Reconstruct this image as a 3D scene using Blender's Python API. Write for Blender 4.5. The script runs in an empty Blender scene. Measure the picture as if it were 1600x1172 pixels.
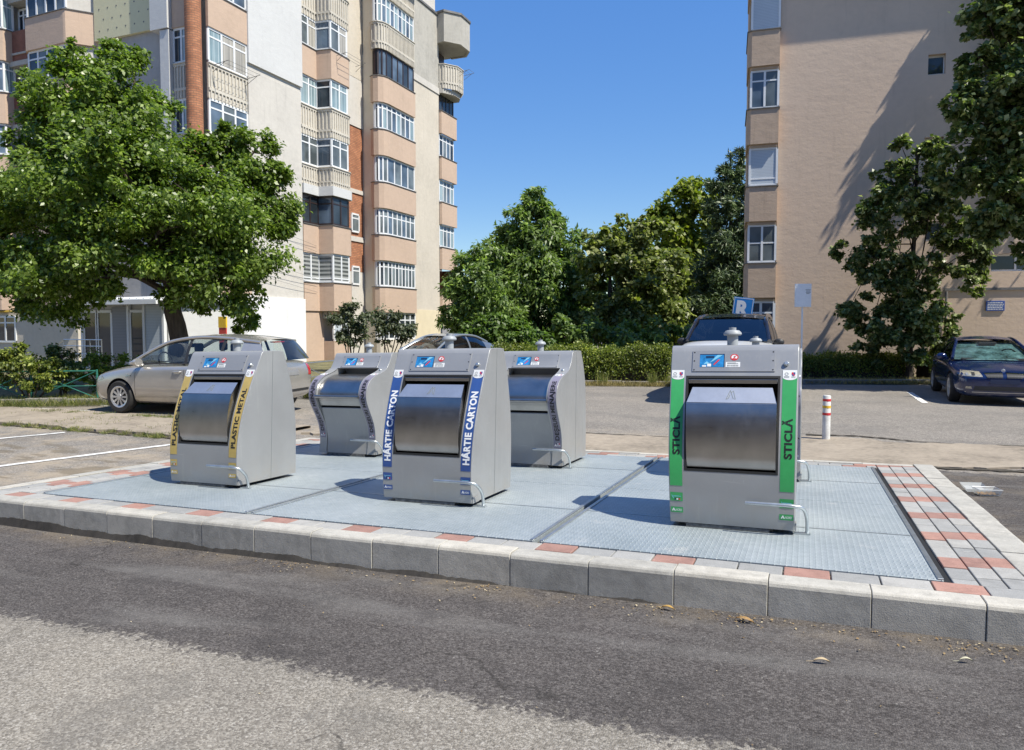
import bpy, bmesh, math, random
import numpy as np
from math import sin, cos, pi, radians, atan2, sqrt
from mathutils import Vector, Matrix
random.seed(7)
RNG = np.random.default_rng(11)
scene = bpy.context.scene
COL = scene.collection

# ------------------------------------------------------------------ camera
YAW, PITCH, CAMZ = radians(22.3), radians(3.0), 1.72
cam = bpy.data.cameras.new('camera')
cam.sensor_fit = 'HORIZONTAL'; cam.sensor_width = 36.0
cam.lens = 36.0 * 1120 / 1600
cam.shift_y = -20 / 1600
cam.clip_start = 0.05; cam.clip_end = 3000
camo = bpy.data.objects.new('camera', cam); COL.objects.link(camo)
camo.location = (0, 0, CAMZ)
camo.rotation_euler = (pi / 2 - PITCH, 0, YAW)
scene.camera = camo

# ------------------------------------------------------------------ sky and sun
SUN = Vector((0.65, -0.14, 1.0)).normalized()
world = bpy.data.worlds.new('World'); scene.world = world
world.use_nodes = True
wn = world.node_tree; wn.nodes.clear()
wo = wn.nodes.new('ShaderNodeOutputWorld'); bg = wn.nodes.new('ShaderNodeBackground')
sky = wn.nodes.new('ShaderNodeTexSky'); sky.sky_type = 'NISHITA'
sky.sun_disc = False
sky.sun_elevation = math.asin(SUN.z); sky.sun_rotation = atan2(SUN.x, SUN.y)
sky.air_density = 1.0; sky.dust_density = 0.0; sky.ozone_density = 2.4; sky.altitude = 300
bg.inputs['Strength'].default_value = 0.105
hs = wn.nodes.new('ShaderNodeHueSaturation'); hs.inputs['Saturation'].default_value = 1.26; hs.inputs['Hue'].default_value = .507
wn.links.new(sky.outputs[0], hs.inputs['Color']); sv = wn.nodes.new('ShaderNodeSeparateColor'); sv.mode = 'HSV'; cv = wn.nodes.new('ShaderNodeCombineColor'); cv.mode = 'HSV'
pw = wn.nodes.new('ShaderNodeMath'); pw.operation = 'POWER'; pw.inputs[1].default_value = .42; ml_ = wn.nodes.new('ShaderNodeMath'); ml_.operation = 'MULTIPLY'; ml_.inputs[1].default_value = 2.7
wn.links.new(hs.outputs[0], sv.inputs[0]); wn.links.new(sv.outputs[0], cv.inputs[0]); wn.links.new(sv.outputs[1], cv.inputs[1]); wn.links.new(sv.outputs[2], pw.inputs[0]); wn.links.new(pw.outputs[0], ml_.inputs[0]); wn.links.new(ml_.outputs[0], cv.inputs[2])
wn.links.new(cv.outputs[0], bg.inputs[0]); wn.links.new(bg.outputs[0], wo.inputs[0])
sl = bpy.data.lights.new('sun', 'SUN'); sl.energy = 4.9; sl.angle = radians(0.5); sl.color = (1, .95, .83)
so = bpy.data.objects.new('sun', sl); COL.objects.link(so)
so.rotation_euler = SUN.to_track_quat('Z', 'Y').to_euler()
scene.view_settings.view_transform = 'Standard'; scene.view_settings.look = 'None'
scene.view_settings.exposure = 0.56; scene.view_settings.gamma = 1.0
scene.render.engine = 'CYCLES'
scene.cycles.max_bounces = 8; scene.cycles.transparent_max_bounces = 16

# ------------------------------------------------------------------ helpers
def V(*a): return Vector(a)
class MB:
    """collects geometry for ONE mesh object"""
    def __init__(s): s.v = []; s.f = []; s.m = []; s.cur = 0
    def vert(s, p): s.v.append(tuple(p)); return len(s.v) - 1
    def face(s, idx): s.f.append(tuple(idx)); s.m.append(s.cur)
    def quad(s, a, b, c, d):
        i = len(s.v); s.v += [tuple(a), tuple(b), tuple(c), tuple(d)]; s.face((i, i+1, i+2, i+3)); return s
    def poly(s, pts):
        i = len(s.v); s.v += [tuple(p) for p in pts]; s.face(range(i, i + len(pts))); return s
    def box(s, x0, x1, y0, y1, z0, z1, fn=None):
        i = len(s.v)
        for z in (z0, z1):
            for (x, y) in ((x0, y0), (x1, y0), (x1, y1), (x0, y1)):
                s.v.append(tuple(fn(x, y, z)) if fn else (x, y, z))
        for f in ((3,2,1,0), (4,5,6,7), (0,1,5,4), (1,2,6,5), (2,3,7,6), (3,0,4,7)):
            s.face([i + k for k in f])
        return s
    def prism(s, pts, z0, z1):
        """vertical prism over a plan polygon (counterclockwise)"""
        n = len(pts); i = len(s.v)
        for z in (z0, z1):
            for p in pts: s.v.append((p[0], p[1], z))
        s.face([i + k for k in range(n)][::-1]); s.face([i + n + k for k in range(n)])
        for k in range(n):
            j = (k + 1) % n; s.face((i + k, i + j, i + n + j, i + n + k))
        return s
    def tube(s, pts, r, n=8, cap=True):
        pts = [Vector(p) for p in pts]; rs = r if hasattr(r, '__len__') else [r] * len(pts)
        i0 = len(s.v); prev = None
        for k, p in enumerate(pts):
            d = (pts[min(k+1, len(pts)-1)] - pts[max(k-1, 0)]).normalized()
            if prev is None:
                a = d.orthogonal().normalized()
            else:
                a = (prev - d * prev.dot(d)).normalized()
            prev = a; b = d.cross(a)
            for j in range(n):
                t = 2 * pi * j / n; s.v.append(tuple(p + (a * cos(t) + b * sin(t)) * rs[k]))
        for k in range(len(pts) - 1):
            for j in range(n):
                j2 = (j + 1) % n; a = i0 + k * n
                s.face((a + j, a + j2, a + n + j2, a + n + j))
        if cap:
            s.face([i0 + j for j in range(n)][::-1]); s.face([i0 + (len(pts)-1)*n + j for j in range(n)])
        return s
    def lathe(s, prof, n=20, c=(0, 0, 0), axis='z', cap=True):
        i0 = len(s.v)
        for (r, z) in prof:
            for j in range(n):
                t = 2 * pi * j / n
                p = (r*cos(t), r*sin(t), z) if axis == 'z' else ((z, r*cos(t), r*sin(t)) if axis == 'x' else (r*sin(t), z, r*cos(t)))
                s.v.append((c[0]+p[0], c[1]+p[1], c[2]+p[2]))
        for k in range(len(prof) - 1):
            for j in range(n):
                j2 = (j+1) % n; a = i0 + k*n; s.face((a+j, a+j2, a+n+j2, a+n+j))
        if cap and prof[0][0] > 1e-6: s.face([i0 + j for j in range(n)][::-1])
        if cap and prof[-1][0] > 1e-6: s.face([i0 + (len(prof)-1)*n + j for j in range(n)])
        return s
    def grid(s, nu, nv, fn):
        """(nu+1)x(nv+1) points fn(i, j)"""
        i0 = len(s.v)
        for i in range(nu + 1):
            for j in range(nv + 1): s.v.append(tuple(fn(i, j)))
        for i in range(nu):
            for j in range(nv):
                a = i0 + i*(nv+1) + j; s.face((a, a + nv + 1, a + nv + 2, a + 1))
        return s
    def build(s, name, mat, parent=None, smooth=False, bevel=0, seg=2, subsurf=0, weld=False, angle=35, fixn=False):
        me = bpy.data.meshes.new(name); me.from_pydata(s.v, [], s.f)
        mats = mat if isinstance(mat, (list, tuple)) else [mat]
        for m in mats: me.materials.append(m)
        if len(mats) > 1: me.polygons.foreach_set('material_index', s.m)
        if weld or fixn or bevel or subsurf:
            bm = bmesh.new(); bm.from_mesh(me)
            bmesh.ops.remove_doubles(bm, verts=bm.verts, dist=1e-5)
            bmesh.ops.recalc_face_normals(bm, faces=bm.faces)
            bm.to_mesh(me); bm.free()
        if smooth:
            me.shade_smooth()
        o = bpy.data.objects.new(name, me); COL.objects.link(o)
        if bevel:
            md = o.modifiers.new('bevel', 'BEVEL'); md.width = bevel; md.segments = seg; md.limit_method = 'ANGLE'; md.angle_limit = radians(angle)
        if subsurf:
            md = o.modifiers.new('sub', 'SUBSURF'); md.levels = subsurf; md.render_levels = subsurf
        if smooth and not subsurf:
            md = o.modifiers.new('wn', 'WEIGHTED_NORMAL') if bevel else None
            try: me.set_sharp_from_angle(angle=radians(angle))
            except Exception: pass
        if parent: o.parent = parent
        return o

def tag(o, label, cat, group=None):
    o['label'] = label; o['category'] = cat
    if group: o['group'] = group
    return o
def struct(o, kind='structure'):
    o['kind'] = kind; return o
def thing(name, label, cat, loc=(0, 0, 0), rz=0, group=None):
    o = bpy.data.objects.new(name, None); COL.objects.link(o); o.empty_display_size = .3
    o.location = loc; o.rotation_euler = (0, 0, rz)
    return tag(o, label, cat, group)
def copy_tree(o, parent=None):
    c = o.copy(); COL.objects.link(c)
    if parent: c.parent = parent
    for ch in list(o.children): copy_tree(ch, c)
    return c

# terrain heights
def plat(x, y, o=0.0): return .545 + .0233*x - .0433*y + o
def ground(x, y):
    r = .18 + .031*min(max(x, -12), 3) - .025*(y - 3.95)
    return 0.5*(r + sqrt(r*r + .0016)) - .004 if r < 1 else r
FW = Vector((-sin(YAW), cos(YAW), 0)); RT = Vector((cos(YAW), sin(YAW), 0))
def at(u, D, z=0):
    """world point at photo column u (1600 px wide) and forward distance D metres"""
    p = RT * ((u - 800) / 1120 * D) + FW * D
    return Vector((p.x, p.y, z))
def zat(v, D): return CAMZ + (507 - v) / 1120 * D

# ------------------------------------------------------------------ materials
def newmat(name):
    m = bpy.data.materials.new(name); m.use_nodes = True
    nt = m.node_tree; nt.nodes.clear()
    out = nt.nodes.new('ShaderNodeOutputMaterial')
    return m, nt, out
class NT:
    def __init__(s, nt): s.nt = nt
    def n(s, t, **k):
        x = s.nt.nodes.new(t)
        for a, b in k.items():
            if a.startswith('i_'):
                key = a[2:]
                x.inputs[int(key) if key.isdigit() else key.replace('_', ' ')].default_value = b
            else: setattr(x, a, b)
        return x
    def l(s, a, b): s.nt.links.new(a, b)
    def noise(s, vec, scale, detail=3, rough=.55):
        x = s.n('ShaderNodeTexNoise'); x.inputs['Scale'].default_value = scale
        x.inputs['Detail'].default_value = detail; x.inputs['Roughness'].default_value = rough
        if vec: s.l(vec, x.inputs['Vector'])
        return x.outputs['Fac']
    def math(s, op, a, b=None, c=None, clamp=False):
        x = s.n('ShaderNodeMath'); x.operation = op; x.use_clamp = clamp
        for i, q in enumerate((a, b, c)):
            if q is None: continue
            if isinstance(q, (int, float)): x.inputs[i].default_value = q
            else: s.l(q, x.inputs[i])
        return x.outputs[0]
    def mix(s, fac, a, b, mode='MIX'):
        x = s.n('ShaderNodeMix'); x.data_type = 'RGBA'; x.blend_type = mode
        for i, q in ((0, fac), (6, a), (7, b)):
            if isinstance(q, (int, float)): x.inputs[i].default_value = q
            elif isinstance(q, (tuple, list)): x.inputs[i].default_value = (*q[:3], 1)
            else: s.l(q, x.inputs[i])
        return x.outputs[2]
    def ramp(s, fac, stops):
        x = s.n('ShaderNodeValToRGB'); cr = x.color_ramp
        while len(cr.elements) < len(stops): cr.elements.new(.5)
        for e, (p, c) in zip(cr.elements, stops):
            e.position = p; e.color = (*c, 1) if len(c) == 3 else c
        s.l(fac, x.inputs[0]); return x.outputs[0]
    def step(s, fac, lo, hi):
        x = s.n('ShaderNodeMapRange'); x.interpolation_type = 'SMOOTHSTEP'
        x.inputs[1].default_value = lo; x.inputs[2].default_value = hi
        s.l(fac, x.inputs[0]); return x.outputs[0]
    def pos(s): return s.n('ShaderNodeNewGeometry').outputs['Position']
    def obj(s): return s.n('ShaderNodeTexCoord').outputs['Object']
    def bump(s, h, strength=.3, dist=.01, nrm=None):
        x = s.n('ShaderNodeBump'); x.inputs['Strength'].default_value = strength; x.inputs['Distance'].default_value = dist
        s.l(h, x.inputs['Height'])
        if nrm: s.l(nrm, x.inputs['Normal'])
        return x.outputs[0]
    def xyz(s, vec):
        x = s.n('ShaderNodeSeparateXYZ'); s.l(vec, x.inputs[0]); return x.outputs
    def comb(s, x, y, z=0):
        c = s.n('ShaderNodeCombineXYZ')
        for i, q in enumerate((x, y, z)):
            if isinstance(q, (int, float)): c.inputs[i].default_value = q
            else: s.l(q, c.inputs[i])
        return c.outputs[0]
    def scale(s, vec, sc):
        x = s.n('ShaderNodeMapping'); x.inputs['Scale'].default_value = sc; s.l(vec, x.inputs[0]); return x.outputs[0]
    def bsdf(s, col, rough=.6, metal=0, bump=None, **k):
        b = s.n('ShaderNodeBsdfPrincipled')
        for key, q in (('Base Color', col), ('Roughness', rough), ('Metallic', metal)):
            if isinstance(q, (int, float)): b.inputs[key].default_value = q
            elif isinstance(q, (tuple, list)): b.inputs[key].default_value = (*q[:3], 1)
            else: s.l(q, b.inputs[key])
        if bump: s.l(bump, b.inputs['Normal'])
        for a, q in k.items(): b.inputs[a.replace('_', ' ')].default_value = q
        return b
_M = {}
def pm(name, col, rough=.6, metal=0, var=.12, vs=2.0, bump=0, bs=60, dist=.004, fine=0, fs=200, local=False, **k):
    """painted / plain material with soft tonal variation, dirt and grain"""
    if name in _M: return _M[name]
    m, nt, out = newmat(name); t = NT(nt)
    p = t.obj() if local else t.pos()
    c = col
    if var:
        f = t.noise(p, vs, 4); f2 = t.noise(p, vs * 6.3, 3)
        g = t.math('ADD', t.math('MULTIPLY', f, .7), t.math('MULTIPLY', f2, .3))
        lo = tuple(max(0, q * (1 - var * 1.6)) for q in col); hi = tuple(min(1, q * (1 + var * 1.6)) for q in col)
        c = t.ramp(g, [(.3, lo), (.7, hi)])
    if fine:
        f3 = t.noise(p, fs, 2)
        c = t.mix(1.0, c, t.ramp(f3, [(.3, (1 - fine,) * 3), (.7, (1 + fine,) * 3)]), 'MULTIPLY')
    b = None
    if bump: b = t.bump(t.noise(p, bs, 4), bump, dist)
    sh = t.bsdf(c, rough, metal, b, **k)
    t.l(sh.outputs[0], out.inputs[0]); _M[name] = m
    return m
# ------------------------------------------------------------------ ground materials
def asphalt(name, dark, mid, light, cell=95, bumpd=.004, patch=None, spk=.5, extra=None):
    m, nt, out = newmat(name); t = NT(nt); p = t.pos()
    vo = t.n('ShaderNodeTexVoronoi'); vo.inputs['Scale'].default_value = cell; t.l(p, vo.inputs['Vector'])
    vc = t.xyz(vo.outputs['Color'])
    vo2 = t.n('ShaderNodeTexVoronoi'); vo2.inputs['Scale'].default_value = cell * .42; t.l(p, vo2.inputs['Vector'])
    vc2 = t.xyz(vo2.outputs['Color'])
    n1 = t.noise(p, .7, 5, .6); n2 = t.noise(p, 6, 4); n3 = t.noise(p, 28, 3, .7)
    s = t.math('ADD', t.math('MULTIPLY', vc[0], .62), t.math('MULTIPLY', n3, .38))
    c = t.ramp(s, [(.12, dark), (.5, mid), (.92, light)])
    # sparse pale stones
    st = t.step(vc2[1], .93, .97)
    near = t.step(vo2.outputs['Distance'], .36, .2)
    c = t.mix(t.math('MULTIPLY', t.math('MULTIPLY', st, near), spk), c, tuple(min(1, q * 2.2) for q in light))
    big = t.ramp(t.math('ADD', t.math('MULTIPLY', n1, .6), t.math('MULTIPLY', n2, .4)), [(.3, (.74,) * 3), (.5, (1,) * 3), (.72, (1.22, 1.2, 1.17))])
    c = t.mix(1.0, c, big, 'MULTIPLY')
    if extra: c = extra(t, p, c)
    h = t.math('ADD', t.math('MULTIPLY', vo.outputs['Distance'], -.9), t.math('MULTIPLY', n3, .5))
    sh = t.bsdf(c, .88, 0, t.bump(h, .75, bumpd), Specular_IOR_Level=.25)
    t.l(sh.outputs[0], out.inputs[0]); return m

def dusty(t, p, c):
    x, y, z = t.xyz(p)
    # sandy pale dirt swept against the platform and over the lot
    n = t.noise(p, .35, 5, .65); n2 = t.noise(p, 2.6, 5, .65)
    near = t.step(y, 12.5, 9.5)
    f = t.math('MULTIPLY', t.step(t.math('ADD', t.math('MULTIPLY', n, .55), t.math('MULTIPLY', n2, .45)), .44, .6), t.math('MULTIPLY', near, .75))
    c = t.mix(f, c, (.34, .28, .205))
    # damp earthy stains left of the platform
    w = t.math('MULTIPLY', t.step(t.noise(t.scale(p, (1.2, 3.2, 1)), 1.1, 4), .53, .6), t.math('MULTIPLY', t.step(x, -5.4, -6.4), t.step(y, 7.6, 6.6)))
    c = t.mix(t.math('MULTIPLY', w, .6), c, (.13, .105, .07))
    # old repairs
    r = t.step(t.noise(t.scale(p, (.5, 1.3, 1)), .55, 2), .56, .6)
    c = t.mix(t.math('MULTIPLY', r, .22), c, (.12, .115, .11))
    return c
M_lot = asphalt('lot_asphalt', (.11, .098, .086), (.205, .187, .163), (.33, .30, .265), 75, .004, spk=.5, extra=dusty)
def roaddirt(t, p, c):
    x, y, z = t.xyz(p)
    n = t.noise(p, 1.4, 5, .65)
    g = t.math('MULTIPLY', t.step(y, 3.45, 3.9), t.step(n, .4, .62))
    c = t.mix(t.math('MULTIPLY', g, .42), c, (.25, .185, .11))
    tr = t.math('MULTIPLY', t.step(t.noise(t.scale(p, (.35, 2.2, 1)), 1.3, 4), .5, .66), .34)
    c = t.mix(tr, c, (.21, .195, .175))
    return c
def road_mat():
    """dark newer asphalt that crumbles out into the pale worn surface"""
    m, nt, out = newmat('road_asphalt'); t = NT(nt); p = t.pos(); x, y, z = t.xyz(p)
    vo = t.n('ShaderNodeTexVoronoi'); vo.inputs['Scale'].default_value = 128; t.l(p, vo.inputs['Vector']); vc = t.xyz(vo.outputs['Color'])
    vb = t.n('ShaderNodeTexVoronoi'); vb.inputs['Scale'].default_value = 52; t.l(p, vb.inputs['Vector']); vbc = t.xyz(vb.outputs['Color'])
    n1 = t.noise(p, .8, 6, .62); n2 = t.noise(p, 5.5, 5, .62); n3 = t.noise(p, 36, 4, .7)
    s = t.math('ADD', t.math('MULTIPLY', vc[0], .55), t.math('MULTIPLY', n3, .45))
    dark = t.ramp(s, [(.12, (.033, .029, .0265)), (.5, (.080, .071, .066)), (.92, (.168, .153, .141))])
    old = t.ramp(s, [(.12, (.105, .093, .078)), (.5, (.222, .20, .168)), (.92, (.385, .355, .305))])
    peb = t.math('MULTIPLY', t.step(vbc[1], .68, .9), t.step(vb.outputs['Distance'], .45, .25))
    old = t.mix(t.math('MULTIPLY', peb, .55), old, (.45, .42, .37)); dark = t.mix(t.math('MULTIPLY', t.math('MULTIPLY', t.step(vbc[1], .95, .99), t.step(vb.outputs['Distance'], .4, .2)), .4), dark, (.36, .34, .31))
    # dusty wheel tracks, tar patches, earth washed to the kerb
    dark = t.mix(t.math('MULTIPLY', t.step(t.noise(t.scale(p, (.35, 2.2, 1)), 1.3, 5), .5, .68), .4), dark, (.185, .175, .162))
    dark = t.mix(t.math('MULTIPLY', t.step(t.noise(p, 2.4, 6, .7), .54, .66), .35), dark, (.045, .041, .04))
    dark = t.mix(t.math('MULTIPLY', t.math('MULTIPLY', t.step(y, 3.5, 3.92), t.step(t.noise(p, 2.2, 6, .7), .42, .62)), .38), dark, (.20, .16, .11))
    old = t.mix(t.math('MULTIPLY', t.step(t.noise(p, 1.7, 6, .68), .53, .66), .35), old, (.12, .112, .10))
    big = t.ramp(t.math('ADD', t.math('MULTIPLY', n1, .6), t.math('MULTIPLY', n2, .4)), [(.3, (.78,) * 3), (.5, (1,) * 3), (.72, (1.2, 1.19, 1.17))])
    # ragged transition
    e = t.math('ADD', y, t.math('ADD', t.math('MULTIPLY', t.math('SUBTRACT', t.noise(p, 1.6, 3), .5), .16), t.math('ADD', t.math('MULTIPLY', t.math('SUBTRACT', n2, .5), .22), t.math('MULTIPLY', t.math('SUBTRACT', vbc[0], .5), .10))))
    f = t.step(e, 2.535, 2.625)
    c = t.mix(1.0, t.mix(f, old, dark), big, 'MULTIPLY')
    # hairline cracks
    cr = t.n('ShaderNodeTexVoronoi'); cr.feature = 'DISTANCE_TO_EDGE'; cr.inputs['Scale'].default_value = .55
    wv = t.n('ShaderNodeVectorMath'); wv.operation = 'ADD'; nz = t.n('ShaderNodeTexNoise'); nz.inputs['Scale'].default_value = 2.0; nz.inputs['Detail'].default_value = 6; t.l(p, nz.inputs['Vector']); t.l(p, wv.inputs[0])
    sc_ = t.n('ShaderNodeVectorMath'); sc_.operation = 'SCALE'; sc_.inputs['Scale'].default_value = .7; t.l(nz.outputs['Color'], sc_.inputs[0]); t.l(sc_.outputs[0], wv.inputs[1]); t.l(wv.outputs[0], cr.inputs['Vector'])
    ck = t.math('MULTIPLY', t.step(cr.outputs['Distance'], .006, .001), t.step(t.noise(p, .9, 3), .5, .6)); c = t.mix(t.math('MULTIPLY', ck, .6), c, (.03, .027, .024))
    h = t.math('ADD', t.math('MULTIPLY', vo.outputs['Distance'], -.9), t.math('ADD', t.math('MULTIPLY', n3, .6), t.math('MULTIPLY', n2, .8)))
    sh = t.bsdf(c, .9, 0, t.bump(h, .7, .006), Specular_IOR_Level=.22); t.l(sh.outputs[0], out.inputs[0]); return m
M_road = road_mat()

def concrete(name, col, var=.16, blocks=False, bs=70, rough=.85):
    m, nt, out = newmat(name); t = NT(nt); p = t.pos()
    f = t.noise(p, 1.3, 6, .62); f2 = t.noise(p, 13, 4, .6); f3 = t.noise(p, 160, 2)
    g = t.math('ADD', t.math('MULTIPLY', f, .55), t.math('MULTIPLY', f2, .45))
    c = t.ramp(g, [(.28, tuple(q * (1 - 1.9 * var) for q in col)), (.5, col), (.74, tuple(q * (1 + 1.2 * var) for q in col))])
    c = t.mix(1.0, c, t.ramp(f3, [(.3, (.88,) * 3), (.7, (1.1,) * 3)]), 'MULTIPLY')
    if blocks:
        ri = t.n('ShaderNodeNewGeometry').outputs['Random Per Island']
        c = t.mix(1.0, c, t.ramp(ri, [(0, (.84, .85, .86)), (.5, (1, 1, 1)), (1, (1.13, 1.11, 1.08))]), 'MULTIPLY')
        # whitish lime streaks
        st = t.step(t.noise(t.scale(p, (7, 7, 1.6)), 2.2, 5, .7), .57, .74)
        c = t.mix(t.math('MULTIPLY', st, .5), c, tuple(min(1, q * 1.45) for q in col))
        dk = t.step(t.noise(p, 3.1, 6, .7), .54, .68); c = t.mix(t.math('MULTIPLY', dk, .4), c, tuple(q * .6 for q in col))
        # tiny pits
        pt = t.n('ShaderNodeTexVoronoi'); pt.inputs['Scale'].default_value = 42; t.l(p, pt.inputs['Vector'])
        c = t.mix(t.math('MULTIPLY', t.step(pt.outputs['Distance'], .16, .07), .5), c, tuple(q * .45 for q in col))
    sh = t.bsdf(c, rough, 0, t.bump(t.math('ADD', f3, t.math('MULTIPLY', f2, 2.0)), .35, .003), Specular_IOR_Level=.3)
    t.l(sh.outputs[0], out.inputs[0]); return m
M_kerb = concrete('kerb_concrete', (.42, .40, .355), .2, True)
M_oldkerb = concrete('old_kerb_concrete', (.24, .225, .20), .25, True)
M_slabc = concrete('old_slab_concrete', (.29, .245, .19), .3)
M_mortar = concrete('joint_sand', (.16, .145, .125), .25)
M_pgrey = concrete('grey_paver', (.325, .32, .305), .12, True)
M_pred = concrete('red_paver', (.33, .19, .155), .2, True)
M_white = pm('road_paint', (.66, .65, .62), .75, var=.2, vs=9, fine=.15, fs=90)

def plate_mat():
    m, nt, out = newmat('galvanised_tread_plate'); t = NT(nt); p = t.pos(); x, y, z = t.xyz(p)
    S = 1 / .032
    px = t.math('MULTIPLY', x, S); py = t.math('MULTIPLY', y, S)
    par = t.math('MODULO', t.math('ADD', t.math('ADD', t.math('FLOOR', px), t.math('FLOOR', py)), 4000), 2)
    fx = t.math('ABSOLUTE', t.math('SUBTRACT', t.math('FRACT', px), .5)); fy = t.math('ABSOLUTE', t.math('SUBTRACT', t.math('FRACT', py), .5))
    a = t.math('ADD', t.math('MULTIPLY', fx, par), t.math('MULTIPLY', fy, t.math('SUBTRACT', 1, par)))
    b = t.math('ADD', t.math('MULTIPLY', fy, par), t.math('MULTIPLY', fx, t.math('SUBTRACT', 1, par)))
    bar = t.math('MULTIPLY', t.step(a, .46, .36), t.step(b, .2, .07))
    n1 = t.noise(p, 1.1, 5, .6); n2 = t.noise(p, 17, 4, .6); n3 = t.noise(p, 140, 2)
    g = t.math('ADD', t.math('MULTIPLY', n1, .6), t.math('MULTIPLY', n2, .4))
    c = t.ramp(g, [(.3, (.255, .298, .312)), (.5, (.345, .39, .405)), (.72, (.46, .50, .51))])
    c = t.mix(t.math('MULTIPLY', t.step(n3, .55, .75), .2), c, (.6, .62, .63))
    # dusty footprints, cement drips and white scuffs
    sp = t.n('ShaderNodeTexVoronoi'); sp.inputs['Scale'].default_value = 3.6; t.l(p, sp.inputs['Vector']); spc = t.xyz(sp.outputs['Color'])
    c = t.mix(t.math('MULTIPLY', t.math('MULTIPLY', t.step(spc[0], .72, .8), t.step(t.math('ADD', sp.outputs['Distance'], t.math('MULTIPLY', n2, .12)), .14, .08)), .65), c, (.62, .62, .6))
    d = t.math('MULTIPLY', t.step(t.noise(p, 3.3, 6, .7), .6, .72), .5)
    c = t.mix(d, c, (.56, .55, .52))
    c = t.mix(t.math('MULTIPLY', bar, .42), c, (.55, .59, .60))
    sh = t.bsdf(c, .5, .35, t.bump(t.math('ADD', bar, t.math('MULTIPLY', n2, .3)), .75, .004))
    t.l(sh.outputs[0], out.inputs[0]); return m
M_plate = plate_mat()
M_galv = pm('galvanised_steel', (.52, .55, .56), .38, .85, var=.12, vs=9)
M_black = pm('black_gap', (.012, .012, .012), .7, var=0)
M_leafdry = pm('dry_leaf', (.36, .22, .085), .8, var=.35, vs=14)

# ------------------------------------------------------------------ ground
def sheet(name, xs, ys, off, mat, mask=None, jag=None):
    mb = MB(); nx, ny = len(xs), len(ys)
    for x in xs:
        for y in ys: mb.v.append((x, y, ground(x, y) + off))
    for i in range(nx - 1):
        for j in range(ny - 1):
            if mask and not mask((xs[i]+xs[i+1])/2, (ys[j]+ys[j+1])/2): continue
            a = i*ny + j; mb.face((a, a+ny, a+ny+1, a+1))
    return struct(mb.build(name, mat, smooth=True))
def span(a, b, st): return [a + (b - a) * k / max(1, round((b - a) / st)) for k in range(max(1, round((b - a) / st)) + 1)]
gx = [-900, -300, -120, -60, -30] + span(-22, 9, .5) + [14, 30, 70, 160, 400, 900]
gy = [-60, -20, -8] + span(-3, 13, .5) + [16, 20, 30, 60, 120, 300, 900]
sheet('ground', gx, gy, 0, M_lot)
# the worn old road surface nearest the viewer and the newer dark strip along the kerb
def strip(name, pts_lo, pts_hi, off, mat):
    """sheet between two polylines given at the same x stations, subdivided across"""
    mb = MB(); n = 8
    def fn(i, j):
        a, b = pts_lo[i], pts_hi[i]; x = a[0] + (b[0]-a[0])*j/n; y = a[1] + (b[1]-a[1])*j/n
        return (x, y, ground(x, y) + off)
    mb.grid(len(pts_lo) - 1, n, fn)
    return struct(mb.build(name, mat, smooth=True))
rr = random.Random(3)
strip('road', [(x, -3.0) for x in span(-16, 9, .25)], [(x, 4.0) for x in span(-16, 9, .25)], .0105, M_road)
xs2 = span(1.2, 9, .06)
strip('side_road', [(x, 4.0) for x in xs2], [(x, 9.05 + .12*sin(x*2.1) + rr.uniform(-.05, .05)) for x in xs2], .0103, M_road)
# broken old concrete slab strip on the left, and its continuation behind the platform
def slab(name, x0, x1, y0f, y1f, h, mat, step=.12, amp=.05, seed=1):
    r = random.Random(seed); xs = span(x0, x1, step); mb = MB()
    lo = [(x, y0f(x) + r.uniform(-amp, amp)) for x in xs]; hi = [(x, y1f(x) + r.uniform(-amp, amp)) for x in xs]
    n = 10
    hh = [[h + r.uniform(-.25, .25)*h*.5 for _ in range(n+1)] for _ in xs]
    def fn(i, j):
        a, b = lo[i], hi[i]; x = a[0]; y = a[1] + (b[1]-a[1])*j/n
        return (x, y, ground(x, y) + hh[i][j])
    mb.grid(len(xs)-1, n, fn)
    for side, J in ((lo, 0), (hi, n)):
        for i in range(len(xs)-1):
            a, b = side[i], side[i+1]
            q = [(a[0], a[1], ground(*a) + hh[i][J]), (b[0], b[1], ground(*b) + hh[i+1][J]), (b[0], b[1], ground(*b) - .05), (a[0], a[1], ground(*a) - .05)]
            mb.quad(*(q if J == 0 else q[::-1]))
    return struct(mb.build(name, mat, smooth=True, angle=30))
slab('pavement', -24, -7.6, lambda x: 8.05 + .04*sin(x*3), lambda x: 9.62 + .1*sin(x*1.3), .05, M_slabc, seed=5)
slab('pavement', -7.3, -1.0, lambda x: 9.1, lambda x: 10.72 + .06*sin(x*2.2), .03, M_slabc, seed=8)
slab('pavement', -1.0, 9, lambda x: 9.1 + (.28 + .09*sin(x*3.3))*(x > 1.2), lambda x: 11.7 - .3*(x > 1) + .05*sin(x*4), .022, M_slabc, seed=9)
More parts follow.
